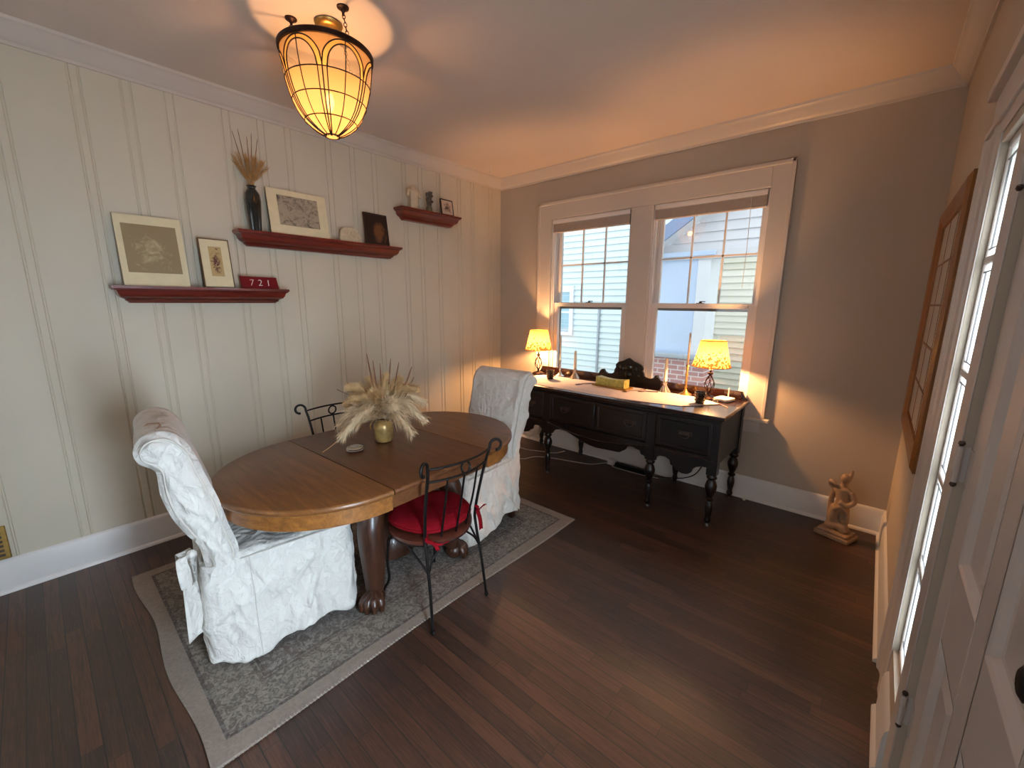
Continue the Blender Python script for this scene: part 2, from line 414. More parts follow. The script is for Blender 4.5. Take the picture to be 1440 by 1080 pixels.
M['seat_wood'] = wood('bentwood_seat', srgb(58, 26, 18), srgb(96, 48, 34), (6, 6, 6), .3, .4)
M['cup'] = plain('dark_votive_glass', srgb(46, 42, 36), .2, .2, .6, 60, .3)
M['box'] = plain('yellow_printed_box', srgb(196, 184, 96), .5, 0, .3, 26)
M['box_base'] = plain('gold_tray', srgb(168, 128, 56), .35, .5, .15, 20)
M['pewter'] = plain('dark_pewter', srgb(82, 66, 60), .4, .6, .15, 40)
M['crystal'] = plain('faceted_mercury_glass', srgb(210, 200, 192), .16, .8, .12, 30)
M['mirror'] = plain('aged_mirror_panel', srgb(214, 204, 192), .3, .5, .05, 6)

# ------------------------------------------------------------------ room shell
W, HC, CEIL = 3.662, 2.835, 2.94
YB = -6.6                       # wall behind the camera
# floor & ceiling
struct(MB().box(-.15, W + .15, YB - .1, .15, -.1, 0).build('floor', M['floor']))
struct(MB().box(-.15, W + .15, YB - .1, .15, CEIL, CEIL + .1).build('ceiling', M['ceiling']))
# left wall: vertical boards with double beads
GR = [-6.1, -5.9, -5.6, -5.39, -5.2, -4.9, -4.69, -4.5, -4.2, -3.99, -3.695, -3.40, -3.19, -2.995, -2.70, -2.49, -2.31, -2.01, -1.81, -1.61, -1.31, -1.13, -.91, -.64, -.45, -.17]
prof = [(YB, 0)]
for g in GR:
    for c in (g - .021, g + .021):
        prof += [(c - .007, 0), (c - .0035, -.006), (c + .0035, -.006), (c + .007, 0)]
prof.append((.12, 0))
mb = MB()
vs = []; n = len(prof)
for z in (0, CEIL):
    for y, x in prof: vs.append((x, y, z))
mb.add(vs, [(i, i + 1, i + 1 + n, i + n) for i in range(n - 1)])
mb.box(-.12, -.012, YB, .12, 0, CEIL)
struct(mb.build('wall_left', M['wall_left']))
# back wall with the two window openings
WX = [(.742, 1.632), (1.832, 2.722)]; WZ0, WZ1 = .72, 2.44
mb = MB()
xs = [-.12, WX[0][0], WX[0][1], WX[1][0], WX[1][1], W + .12]
for a, b in ((0, 1), (2, 3), (4, 5)): mb.box(xs[a], xs[b], 0, .14, 0, CEIL)
for a, b in WX: mb.box(a, b, 0, .14, 0, WZ0); mb.box(a, b, 0, .14, WZ1, CEIL)
struct(mb.build('wall_back', M['wall']))
# right wall: openings for sidelight, door, second sidelight
SL1 = (-2.03, -1.70); DR = (-3.07, -2.15); SL2 = (-3.52, -3.19); DZ = 2.12
mb = MB()
mb.box(W, W + .13, SL1[1], .12, 0, CEIL)
mb.box(W, W + .13, DR[1], SL1[0], 0, CEIL)
mb.box(W, W + .13, SL2[1], DR[0], 0, CEIL)
mb.box(W, W + .13, YB, SL2[0], 0, CEIL)
for a, b in (SL1, SL2): mb.box(W, W + .13, a, b, 0, .275); mb.box(W, W + .13, a, b, 2.09, CEIL)
mb.box(W, W + .13, DR[0], DR[1], DZ, CEIL)
struct(mb.build('wall_right', M['wall']))
# rear wall (behind camera) with a wide window
mb = MB(); RW = (.5, 3.0)
mb.box(-.12, RW[0], YB - .12, YB, 0, CEIL); mb.box(RW[1], W + .12, YB - .12, YB, 0, CEIL)
mb.box(RW[0], RW[1], YB - .12, YB, 0, .6); mb.box(RW[0], RW[1], YB - .12, YB, 2.4, CEIL)
struct(mb.build('wall_front', M['wall']))
rw = bpy.data.objects.new('window_5', None); COL.objects.link(rw); rw['kind'] = 'structure'; rw.location = (1.75, YB, .6)
mb = MB(); mb.box(RW[0], RW[0] + .06, YB - .10, YB - .04, .6, 2.4); mb.box(RW[1] - .06, RW[1], YB - .10, YB - .04, .6, 2.4); mb.box(RW[0], RW[1], YB - .10, YB - .04, .6, .66); mb.box(RW[0], RW[1], YB - .10, YB - .04, 2.34, 2.4)
mb.box(1.72, 1.78, YB - .10, YB - .04, .66, 2.34); mb.box(RW[0], RW[1], YB - .095, YB - .045, 1.48, 1.52); mb.build('window_frame', M['sash'], rw)
MB().box(RW[0] + .05, RW[1] - .05, YB - .072, YB - .068, .65, 2.35).build('pane', M['glass'], rw)

# crown moulding (profile: distance from wall, z)
CP = [(0, HC), (.012, HC), (.014, HC + .016), (.026, HC + .022), (.034, HC + .03), (.05, HC + .052), (.068, HC + .07), (.074, HC + .084), (.088, HC + .09), (.092, CEIL), (0, CEIL)]
def crown(name, side):
    if side == 'left': o = MB().prism([(d, z) for d, z in CP], YB, 0, 'y')
    if side == 'right': o = MB().prism([(W - d, z) for d, z in CP], YB, 0, 'y')
    if side == 'back': o = MB().prism([(-d, z) for d, z in CP], 0, W, 'x')
    if side == 'front': o = MB().prism([(YB + d, z) for d, z in CP], 0, W, 'x')
    struct(o.build(name, M['casing'], smooth=True))
for i, s_ in enumerate(('left', 'back', 'right', 'front')): crown('trim_%d' % (i + 1), s_)
# baseboards
HB = .19
BP = [(0, 0), (.03, 0), (.03, .012), (.022, .02), (.017, .024), (.017, .152), (.013, .163), (.013, .172), (.006, .184), (0, HB)]
struct(MB().prism([(d, z) for d, z in BP], YB, 0, 'y').build('baseboard_left', M['trim'], smooth=True))
struct(MB().prism([(-d, z) for d, z in BP], 0, W, 'x').build('baseboard_back', M['trim'], smooth=True))
mb = MB()
for a, b in ((-1.43, 0), (-2.03, -1.72), (-3.50, -3.21), (YB, -3.89)): mb.prism([(W - d, z) for d, z in BP], a, b, 'y')
struct(mb.build('baseboard_right', M['trim'], smooth=True))

# window casing, stool and apron
mb = MB(); CT = .022
mb.box(.58, .742, -CT, 0, .70, 2.60); mb.box(2.722, 2.86, -CT, 0, .70, 2.60); mb.box(1.632, 1.832, -CT, 0, .70, 2.44)
mb.box(.742, 2.722, -CT, 0, 2.44, 2.60)
mb.box(.575, .60, -.034, 0, .70, 2.61); mb.box(2.84, 2.865, -.034, 0, .70, 2.61); mb.box(.575, 2.865, -.034, 0, 2.585, 2.61)
struct(mb.build('trim_5', M['casing'], bevel=.004))
struct(MB().box(.54, 2.90, -.06, .0, .675, .702).build('trim_6', M['casing'], bevel=.006))     # stool
struct(MB().box(.60, 2.84, -.02, 0, .575, .675).build('trim_7', M['casing'], bevel=.004))       # apron

def window(ix, a, b):
    root = bpy.data.objects.new('window_%d' % ix, None); COL.objects.link(root); root['kind'] = 'structure'
    root.location = ((a + b) / 2, .07, WZ0)
    j = MB()
    j.box(a, a + .012, .0, .14, WZ0, WZ1); j.box(b - .012, b, .0, .14, WZ0, WZ1); j.box(a, b, 0, .14, WZ1 - .012, WZ1); j.box(a, b, 0, .15, WZ0 - .02, WZ0 + .01)
    for x in (a + .012, b - .026): j.box(x, x + .014, .012, .026, WZ0, WZ1); j.box(x, x + .014, .074, .086, WZ0, WZ1)
    j.build('jamb', M['sash'], root, bevel=.002)
    zm = 1.575
    def sash(name, y0, y1, z0, z1, st, bot, top):
        s = MB(); x0, x1 = a + .022, b - .022
        s.box(x0, x0 + st, y0, y1, z0, z1); s.box(x1 - st, x1, y0, y1, z0, z1)
        s.box(x0 + st, x1 - st, y0, y1, z0, z0 + bot); s.box(x0 + st, x1 - st, y0, y1, z1 - top, z1)
        return s.build(name, M['sash'], root, bevel=.003), (x0 + st, x1 - st, z0 + bot, z1 - top)
    lo, g = sash('lower_sash', .03, .07, WZ0 + .01, zm + .02, .05, .07, .04)
    MB().box(g[0] - .005, g[1] + .005, .05, .053, g[2] - .005, g[3] + .005).build('pane', M['glass'], lo)
    up, g2 = sash('upper_sash', .09, .128, zm - .02, WZ1 - .012, .04, .036, .05)
    MB().box(g2[0] - .005, g2[1] + .005, .108, .111, g2[2] - .005, g2[3] + .005).build('pane', M['glass'], up)
    mu = MB(); w3 = (g2[1] - g2[0]) / 3
    for k in (1, 2): mu.box(g2[0] + w3 * k - .007, g2[0] + w3 * k + .007, .10, .118, g2[2], g2[3])
    zc = 1.985
    mu.box(g2[0], g2[1], .10, .118, zc - .007, zc + .007)
    mu.build('muntin_grid', M['sash'], up)
    sf = MB(); x0, x1 = a + .014, b - .014
    sf.box(x0, x0 + .03, .128, .14, WZ0, WZ1); sf.box(x1 - .03, x1, .128, .14, WZ0, WZ1); sf.box(x0, x1, .128, .14, zm - .045, zm - .018)
    sf.build('storm_frame', M['storm'], root)
    l = MB(); xc = (a + b) / 2
    l.box(xc - .03, xc + .03, .035, .065, zm + .02, zm + .026); l.lathe([(.012, 0), (.012, .012)], (xc, .05, zm + .024), 12); l.box(xc - .006, xc + .04, .044, .054, zm + .034, zm + .041)
    tag(l.build('sash_lock', M['pewter'], root), 'dark metal sash lock')
    return root
window(1, *WX[0]); window(2, *WX[1])
def blind(a, b, label, zb):
    t = thing('window_blind', label, 'blind', ((a + b) / 2, .01, WZ1))
    MB().box(a + .016, b - .016, -.016, .022, WZ1 - .045, WZ1 - .008).build('headrail', M['sash'], t, bevel=.003)
    s = MB(); k = 0; z = WZ1 - .05
    while z > zb:
        dz = .001 * math.sin(k * 1.7); s.box(a + .018, b - .018, -.012 + dz, .017 + dz, z - .0022, z); z -= .0034; k += 1
    s.build('slat_stack', M['blind'], t)
    MB().box(a + .018, b - .018, -.013, .018, z - .014, z - .002).build('bottom_rail', M['blind'], t, bevel=.003)
    c = MB(); c.tube([(a + .06, -.018, WZ1 - .03), (a + .062, -.019, 2.2), (a + .058, -.018, z - .02)], .0015, 5)
    c.tube([(a + .075, -.018, WZ1 - .03), (a + .075, -.018, z - .02)], .0015, 5)
    c.build('ladder_cord', M['cream_cord'], t)
    return t, z
t_, z_ = blind(*WX[0], 'raised mini blind bunched at the top of the left window', 2.32)
t_, z_ = blind(*WX[1], 'raised mini blind bunched at the top of the right window', 2.325)
w_ = MB(); w_.tube([(2.60, -.02, 2.40), (2.605, -.02, 2.0), (2.60, -.018, 1.72)], .0022, 6); w_.build('tilt_wand', M['white_plastic'], t_)

# ------------------------------------------------------------------ right wall: door, sidelights, casing
mb = MB(); CC = .004
mb.box(W - CC, W, -1.70, -1.43, 0, 2.16)                       # wide casing beside the sidelight
mb.prism([(W, -1.70), (W - CC, -1.70), (W - CC - .001, -1.66), (W - .010, -1.645), (W - .012, -1.60), (W - .006, -1.57), (W - CC, -1.50), (W - .009, -1.475), (W - .016, -1.46), (W - .016, -1.425), (W, -1.42)], 0, 2.16, 'z')
mb.box(W - CC, W, -2.15, -2.03, 0, DZ); mb.box(W - CC, W, -3.19, -3.07, 0, DZ)
mb.box(W - CC, W, -3.87, -3.52, 0, 2.16)
mb.box(W - CC, W, -3.87, -1.43, DZ, 2.30); mb.box(W - CC - .022, W, -3.89, -1.40, 2.30, 2.335); mb.box(W - CC - .010, W, -3.87, -1.41, 2.17, 2.19)
struct(mb.build('trim_8', M['door'], bevel=.002))
def sidelight(ix, a, b):
    root = bpy.data.objects.new('window_%d' % ix, None); COL.objects.link(root); root['kind'] = 'structure'; root.location = (W, (a + b) / 2, .28)
    zs = [.296, .663, 1.014, 1.381, 1.737, 2.07]
    f = MB(); x0, x1 = W + .016, W + .05
    f.box(x0, x1, a, a + .014, .275, 2.09); f.box(x0, x1, b - .014, b, .275, 2.09)
    f.box(x0, x1, a, b, .275, .297); f.box(x0, x1, a, b, 2.07, 2.09)
    for z in zs[1:-1]: f.box(x0, x1, a, b, z - .012, z + .012)
    f.build('sidelight_frame', M['door'], root, bevel=.004)
    for i in range(5):
        g = MB(); z0, z1 = zs[i] + .005, zs[i + 1] - .005
        g.box(W + .024, W + .028, a + .012, b - .012, z0, z1)
        p = g.build('pane', M['frosted'], root)
        c = MB(); m_ = .03
        for yy in (a + .014 + m_, b - .014 - m_): c.box(W + .020, W + .024, yy - .002, yy + .002, z0 + m_, z1 - m_)
        for zz in (z0 + m_, z1 - m_): c.box(W + .020, W + .024, a + .014, b - .014, zz - .002, zz + .002)
        c.build('pane_came', M['storm'], p)
sidelight(3, *SL1); sidelight(4, *SL2)
# panelled door
dr = bpy.data.objects.new('door_1', None); COL.objects.link(dr); dr['kind'] = 'structure'; dr.location = (W, -2.615, 0)
def door_leaf():
    """slab with six sunk panels; x = W-.004 face"""
    y0, y1 = DR; xs_ = W + .019
    m = MB(); st = .15
    ym = (y0 + y1) / 2
    rails = [(.0, .22), (.75, .962), (1.66, 1.76), (2.0, DZ)]
    m.box(xs_, W + .06, y0 + .004, y0 + st, .008, DZ - .004); m.box(xs_, W + .06, y1 - st, y1 - .004, .008, DZ - .004); m.box(xs_, W + .06, ym - .052, ym + .052, .008, DZ - .004)
    for z0, z1 in rails:
        for q0, q1 in ((y0 + st, ym - .052), (ym + .052, y1 - st)): m.box(xs_, W + .06, q0, q1, max(z0, .008), min(z1, DZ - .004))
    o = m.build('door_frame', M['door'], dr, bevel=.003)
    for (p0, p1) in ((y0 + st, ym - .052), (ym + .052, y1 - st)):
        for (z0, z1) in ((.22, .75), (.962, 1.66), (1.76, 2.0)):
            p = MB(); b1, b2 = .018, .05
            rings = []
            for (ins, x) in ((0, xs_), (.006, xs_ + .004), (.016, xs_ + .016), (.022, xs_ + .018), (.05, xs_ + .018), (.075, xs_ + .006), (.08, xs_ + .006)):
                rings.append([(x, p0 + ins, z0 + ins), (x, p1 - ins, z0 + ins), (x, p1 - ins, z1 - ins), (x, p0 + ins, z1 - ins)])
            p.grid(rings, closed_u=True); q = len(p.v); p.f.append((q - 4, q - 3, q - 2, q - 1)); p.m.append(0)
            p.box(xs_ + .02, W + .05, p0, p1, z0, z1)
            p.build('door_panel', M['door'], dr)
    for zc in (.385, 1.18, 1.93):
        h = MB(); hy_, hx_ = -2.156, W - .002
        h.tube([(hx_, hy_, zc - .05), (hx_, hy_, zc + .05)], .0075, 10)
        for zz in (-.02, .02): h.tube([(hx_, hy_, zc + zz), (hx_, hy_, zc + zz + .0015)], .0085, 10)
        h.box(W + .002, W + .0185, -2.1515, -2.150, zc - .048, zc + .048); h.box(W + .017, W + .0205, -2.20, -2.156, zc - .048, zc + .048)
        hh = h.build('hinge', M['door'], dr)
        e = MB()
        for zz in (-.064, .052): e.tube([(hx_, hy_, zc + zz), (hx_, hy_, zc + zz + .006), (hx_, hy_, zc + zz + .012)], [.004, .0075, .006], 10)
        tag(e.build('hinge_tip', M['pewter'], hh), 'dark hinge pin end')
    k = MB(); k.box(W + .012, W + .020, -3.06, -2.98, 1.05, 1.26); kk = k.build('handle_plate', M['black'], dr, bevel=.004)
    MB().tube([(W + .012, -3.02, 1.155), (W - .005, -3.02, 1.155), (W - .02, -3.02, 1.155), (W - .022, -3.02, 1.155), (W - .026, -3.02, 1.155)], [.012, .011, .018, .022, .016], 16).build('door_knob', M['black'], dr, smooth=True)
door_leaf()

# ------------------------------------------------------------------ framed panel mirror on the right wall
t = thing('wall_mirror', 'tall gilt wood framed mirror with small grid panels hung on the right wall', 'mirror', (W, -.85, .9))
y0, y1, z0, z1 = -1.385, -.33, .90, 2.09
f = MB(); rg = []
for ins, x in ((0, W), (0, W - .022), (.02, W - .034), (.05, W - .03), (.075, W - .02), (.085, W - .02), (.09, W - .006)):
    rg.append([(x, y0 + ins, z0 + ins), (x, y1 - ins, z0 + ins), (x, y1 - ins, z1 - ins), (x, y0 + ins, z1 - ins)])
f.grid(rg, closed_u=True); f.build('frame', M['gilt'], t)
MB().box(W - .010, W - .003, y0 + .085, y1 - .085, z0 + .085, z1 - .085).build('mirror_glass', M['mirror'], t)
g = MB()
for k in range(1, 5):
    zz = z0 + .085 + (z1 - z0 - .17) * k / 5; g.box(W - .013, W - .010, y0 + .08, y1 - .08, zz - .005, zz + .005)
for k in (1, 2):
    yy = y0 + .085 + (y1 - y0 - .17) * k / 3; g.box(W - .012, W - .010, yy - .003, yy + .003, z0 + .08, z1 - .08)
g.build('muntin_grid', M['gilt'], t)

# ------------------------------------------------------------------ register cover on left wall, ceiling hook
t = thing('wall_register', 'brass vent cover above the baseboard at the left edge of the picture', 'vent', (.0, -4.12, .2))
f = MB(); f.box(0, .012, -4.25, -3.99, .195, .385); f.build('frame', M['brass'], t, bevel=.004)
l = MB()
for k in range(6): l.box(.012, .016, -4.235, -4.01, .215 + k * .026, .227 + k * .026)
l.build('louvre', M['pewter'], t)
hx, hy = .24, -.42
t = thing('ceiling_hook', 'tiny bare hook screwed into the ceiling near the back corner', 'hook', (hx, hy, CEIL))
h = MB(); h.lathe([(.012, 0), (.010, -.006), (.003, -.008)], (hx, hy, CEIL), 12)
h.tube([(hx + .018 * math.sin(a) * (1 if a > 0 else 1), hy, CEIL - .03 - .018 * -math.cos(a)) for a in [PI * k / 8 for k in range(0, 13)]], .0025, 6)
h.build('hook', M['white_plastic'], t)
# ------------------------------------------------------------------ rug
def rug():
    m = MB(); nx, ny = 60, 90; X0, X1, Y0, Y1 = .36, 1.92, -3.555, -1.27
    rows = []
    for j in range(ny + 1):
        r = []
        for i in range(nx + 1):
            x = X0 + (X1 - X0) * i / nx; y = Y0 + (Y1 - Y0) * j / ny
            e = .012 * math.sin(x * 7.5 + 1) * max(0, 1 - j / 10)
            z = .007 + .0015 * noise.noise(Vector((x * 3, y * 3, 1))) + .010 * max(0, math.sin(x * 7.5 + .4)) * max(0, 1 - j / 8)
            xx = x + .012 * math.sin(y * 3.1) * (i / nx) ** 6
            r.append((xx, y + e, z))
        rows.append(r)
    m.grid(rows)
    def rim(seq):
        o = len(m.v); k = len(seq)
        for p in seq: m.v.append((p[0], p[1], .0005))
        for p in seq: m.v.append(p)
        for i in range(k - 1): m.f.append((o + i, o + i + 1, o + k + i + 1, o + k + i)); m.m.append(0)
    rim(rows[0]); rim(rows[-1]); rim([r[0] for r in rows]); rim([r[-1] for r in rows])
    t = thing('area_rug', 'worn grey patterned rug with a pale taupe border under the dining table', 'rug', (1.14, -2.41, 0))
    m.build('pile', M['rug'], t, smooth=True)
    b = MB(); k = 150
    for i in range(k):                                       # bound long edge: little stitched loops
        y = Y0 + (Y1 - Y0) * (i + .5) / k; x = X1 + .012 * math.sin(y * 3.1) + .001
        b.tube([(x - .006, y - .004, .009), (x + .004, y, .006), (x - .004, y + .005, .002)], .0028, 5)
    b.build('edge_binding', plain('taupe_binding', srgb(150, 136, 124), .9, 0, .1, 50), t)
rug()

# ------------------------------------------------------------------ dining table
TC = (1.365, -2.469); TR, TL, TZ, TTH = .535, .322, .768, .041
t = thing('dining_table', 'oval oak pedestal dining table with a darker centre leaf and claw feet', 'table', (TC[0], TC[1], 0), TTH)
def half_outline(R, L, sgn, n=40):
    pts = [(-R, sgn * L)]
    for k in range(n + 1):
        a = PI - PI * k / n; pts.append((R * math.cos(a), sgn * (L + R * math.sin(a))))
    return pts[1:]
def slab(name, outlines, mat):
    m = MB(); rings = []
    for ins_pts, z in outlines: rings.append([(x, y, z) for x, y in ins_pts])
    m.grid(rings, closed_u=True); n = len(rings[0]); o = len(m.v)
    m.f.append(tuple(range(o - n, o))); m.m.append(0); m.f.append(tuple(range(n - 1, -1, -1))); m.m.append(0)
    return m.build(name, mat, t, smooth=True, local=True)
for sgn, nm in ((-1, 'near'), (1, 'far')):
    mk = lambda d: half_outline(TR - d, TL + .0055, sgn)
    slab('tabletop_half', [(mk(.012), TZ - .032), (mk(.002), TZ - .026), (mk(0), TZ - .018), (mk(.001), TZ - .008), (mk(.006), TZ - .002), (mk(.012), TZ)], M['oak'])
lf = lambda d: [(-TR + d, -TL + .0012), (TR - d, -TL + .0012), (TR - d, TL - .0012), (-TR + d, TL - .0012)]
slab('centre_leaf', [(lf(.012), TZ - .032), (lf(.002), TZ - .026), (lf(0), TZ - .018), (lf(.001), TZ - .008), (lf(.006), TZ - .0026), (lf(.012), TZ - .0006)], M['oak_leaf'])
for sgn in (-1, 1):
    m = MB(); po = half_outline(TR - .022, TL + .001, sgn); pi_ = half_outline(TR - .045, TL + .001, sgn)
    rings = [[(x, y, TZ - .105) for x, y in po], [(x, y, TZ - .031) for x, y in po], [(x, y, TZ - .031) for x, y in pi_], [(x, y, TZ - .105) for x, y in pi_]]
    m.grid(rings, closed_v=True); m.build('apron', M['oak_apron'], t, local=True, smooth=True)
for s_ in (-1, 1): MB().box(s_ * (TR - .034) - .011, s_ * (TR - .034) + .011, -TL, TL, TZ - .098, TZ - .031).build('leaf_apron', M['oak_leaf'], t, local=True)
for x in (-.28, .28): MB().box(x - .03, x + .03, -.62, .62, TZ - .075, TZ - .031).build('slide_rail', M['oak_dark'], t, local=True)
m = MB(); m.lathe([(.16, .66), (.17, .69), (.12, .62), (.105, .56), (.13, .50), (.145, .42), (.13, .34), (.11, .28), (.135, .22), (.15, .17), (.14, .11), (.09, .08)], n=28)
m.box(-.24, .24, -.24, .24, TZ - .09, TZ - .07)
m.build('pedestal', M['oak_dark'], t, local=True, smooth=True)
for sx, sy in ((1, -1), (1, 1), (-1, 1), (-1, -1)):
    ax, ay = sx * .66, sy * .75
    pt = [(.10, .50), (.20, .585), (.30, .575), (.365, .49), (.378, .38), (.365, .25), (.36, .14), (.375, .085), (.40, .05)]
    path = bez([(ax * r, ay * r, z) for r, z in pt], 8)
    n_ = len(path); R_ = []
    for i in range(n_):
        f_ = i / (n_ - 1); R_.append(.055 + .012 * math.sin(f_ * PI) - .022 * max(0, f_ - .45) / .55 + (.012 if f_ > .92 else 0))
    g = MB(); g.tube(path, R_, 14); lg = g.build('leg', M['oak_dark'], t, local=True, smooth=True)
    c = MB()                                                  # claw foot: pad with toes and a ball
    fx, fy = ax * .385, ay * .385
    c.ball((fx, fy, .055), .058, 14, 10, (1, 1, .9))
    ang = math.atan2(ay, ax)
    for q in (-.75, -.25, .25, .75):
        a = ang + q
        c.tube(bez([(fx + .02 * math.cos(a), fy + .02 * math.sin(a), .10), (fx + .056 * math.cos(a), fy + .056 * math.sin(a), .082), (fx + .074 * math.cos(a), fy + .074 * math.sin(a), .045), (fx + .072 * math.cos(a), fy + .072 * math.sin(a), .018)], 5), [.019] * 5 + [.021] * 5 + [.015] * 5 + [.009], 8)
    c.build('claw_foot', M['oak_dark'], lg, local=True, smooth=True)
    c = MB(); c.lathe([(.022, .0088), (.026, .014), (.022, .022)], (fx, fy, 0), 14); c.build('caster', M['brass'], lg, local=True)

# ------------------------------------------------------------------ slipcovered chairs
def rect_loop(hw, u0, u1, rad, n=120):
    """rounded rectangle in (w,u) starting at rear middle, counter clockwise, evenly spaced"""
    pts = []
    cs = [(hw - rad, u0 + rad, -PI / 2), (hw - rad, u1 - rad, 0), (-hw + rad, u1 - rad, PI / 2), (-hw + rad, u0 + rad, PI)]
    poly = [(0, u0)]
    for cx_, cy_, a0 in cs:
        for k in range(9): a = a0 + PI / 2 * k / 8; poly.append((cx_ + rad * math.cos(a), cy_ + rad * math.sin(a)))
    poly.append((0, u0))
    L = [0]
    for a, b in zip(poly, poly[1:]): L.append(L[-1] + math.hypot(b[0] - a[0], b[1] - a[1]))
    j = 0
    for k in range(n):
        d = L[-1] * k / n
        while L[j + 1] < d: j += 1
        f_ = (d - L[j]) / max(1e-9, L[j + 1] - L[j]); pts.append((poly[j][0] + (poly[j + 1][0] - poly[j][0]) * f_, poly[j][1] + (poly[j + 1][1] - poly[j][1]) * f_))
    return pts
def ridge(p):
    return max(0, 1 - abs(noise.noise(p)) * 4.5)
def fold(x, y, z, s):
    return noise.noise(Vector((x * 6 + s, y * 6, z * 2.2))) * .6 + noise.noise(Vector((x * 15, y * 15 + s, z * 9))) * .4
def slip_chair(name, label, loc, rz, seed, bow, hem, hw=.245, flare=.04):
    t = thing(name, label, 'chair', loc, rz, 'white slipcovered end chairs')
    # back: side profile (u,z) swept across the width
    front = [(.135, .50), (.14, .553), (.116, .66), (.094, .781), (.074, .86), (.054, .93), (.03, 1.02), (-.005, 1.08), (-.045, 1.106), (-.09, 1.105), (-.125, 1.083), (-.14, 1.045), (-.13, 1.0), (-.10, .972), (-.086, .95), (-.084, .90), (-.083, .854), (-.070, .78), (-.052, .72), (-.025, .655), (0, .609), (.012, .55), (.016, .50)]
    P = [Vector((p[0], p[1], 0)) for p in front]
    prof = [(q.x, q.y) for q in bez(P, 4)]
    cu = sum(p[0] for p in prof) / len(prof)
    secs = []
    for k in range(25):
        w = -1 + 2 * k / 24
        secs.append(w)
    rows = []
    for w in secs:
        e = max(0, (abs(w) - .93) / .07); ins = .022 * e * e
        row = []
        for i, (u, z) in enumerate(prof):
            i0, i1 = max(i - 1, 0), min(i + 1, len(prof) - 1)
            tx, tz = prof[i1][0] - prof[i0][0], prof[i1][1] - prof[i0][1]; l = math.hypot(tx, tz) or 1
            nu, nz = -tz / l, tx / l              # inward normal
            hw_ = hw + (.012 if w > 0 else flare) * max(0, min(1, (z - .85) / .25)) - .012 * math.exp(-((z - .62) / .09) ** 2)
            d = fold(w * .25 + 3, u, z, seed) * .006
            row.append((w * hw_, u + nu * ins + d, z + nz * ins))
        rows.append(row)
    # split into front+side (white damask) and rear faces share the mesh
    m = MB(); m.grid(rows)
    o = m.build('back_cover', M['cloth'], t, local=True, smooth=True)
    # side walls of the back: quilted with creases
    for sd in (-1, 1):
        m = MB(); base = rows[0] if sd < 0 else rows[-1]
        n_ = len(base); half = n_ // 2
        rr = []
        # pair front points with rear points of the profile
        fr = base[:half + 1]; re = base[:half - 1 if n_ % 2 == 0 else half - 1:-1]
        re = base[::-1][:half + 1]
        K = 28
        for a, b in zip(fr, re):
            r = []
            for k in range(K + 1):
                f_ = k / K; x = a[0] + (b[0] - a[0]) * f_; y = a[1] + (b[1] - a[1]) * f_; z = a[2] + (b[2] - a[2]) * f_
                puff = .016 * (1 - (2 * f_ - 1) ** 4)
                cr = ridge(Vector((y * 9 + z * 6 + seed, z * 2.4 - y * 3, sd))) * .016 + noise.noise(Vector((y * 16 + z * 10 + seed, z * 14 - y * 12, sd))) * .014 + ridge(Vector((y * 18 + z * 12, z * 5 - y * 6 + seed, sd))) * .006
                r.append((x + sd * (puff + cr * (1 - (2 * f_ - 1) ** 6)), y, z))
            rr.append(r)
        m.grid(rr); m.build('back_side_panel', M['cloth'], t, local=True, smooth=True)
        p = MB(); pth = [(q[0] + sd * .004, q[1], q[2]) for q in base[:n_ - 8]]
        p.tube(pth, .0045, 6); p.build('piping', M['piping'], t, local=True, smooth=True)
    # seat
    loop = rect_loop(hw, .02, .63, .035)
    rings = []
    for ins, z in ((0, .475), (.002, .495), (.012, .508), (.04, .514), (.12, .517), (.2, .517)):
        r = []
        for (w, u) in loop:
            cw, cu_ = 0, .34; k = 1 - ins / hw
            d = fold(w, u, 0, seed) * .006
            r.append((w * k, cu_ + (u - cu_) * (1 - ins / .33), z + d + .006 * (u < .2)))
        rings.append(r)
    m = MB(); m.grid(rings, closed_u=True); n_ = len(loop); o = len(m.v); m.f.append(tuple(range(o - n_, o))); m.m.append(0)
    m.build('seat_cover', M['cloth'], t, local=True, smooth=True)
    # skirt
    rings = []; NZ = 48; n_ = 360; loop = rect_loop(hw, .0, .63, .055, n_)
    h0 = [hem(w, u) for w, u in loop]; hs = [sum(h0[(k + q) % n_] * (9 - abs(q)) for q in range(-8, 9)) / 81 for k in range(n_)]
    rings.append([(w * .86, .33 + (u - .33) * .88, .512) for w, u in loop])
    for j in range(NZ + 1):
        f_ = j / NZ; r = []
        for k, (w, u) in enumerate(loop):
            s_ = k / n_
            h = hs[k]
            z = .50 + (h - .50) * f_
            fl = (.0 if u < .03 else min(.04, (u - .03) * .5) if u < .4 else .04 - .10 * (u - .4)) * f_ ** 1.2
            cw, cu_ = w / hw, (u - .33) / .33
            rip = (math.sin(s_ * 2 * PI * 11 + seed) * .010 + fold(w * 1.1, u * 1.1, z * .55, seed) * .034) * f_ ** .8
            cre = (ridge(Vector((w * 7 + z * 2, u * 6 - z * 3 + seed, z * 2.2 + seed))) * .015 + noise.noise(Vector((w * 11 + z * 4, u * 11 - z * 5, z * 5 + seed))) * .010 + ridge(Vector((w * 12, u * 12 + z * 5 + seed, z * 5))) * .005) * min(1, f_ * 4)
            gx, gy = (1 if w > 0 else -1) * (abs(cw) > .85), (1 if cu_ > 0 else -1) * (abs(cu_) > .9)
            l = math.hypot(gx, gy) or 1; gx /= l; gy /= l
            waist = 0
            a = fl + rip + cre + waist
            r.append((w + gx * a, u + gy * a, z))
        rings.append(r)
    m = MB(); m.grid(rings, closed_u=True)
    sk = m.build('skirt', M['cloth'], t, local=True, smooth=True)
    sd = sk.modifiers.new('thick', 'SOLIDIFY'); sd.thickness = .003; sd.offset = -1
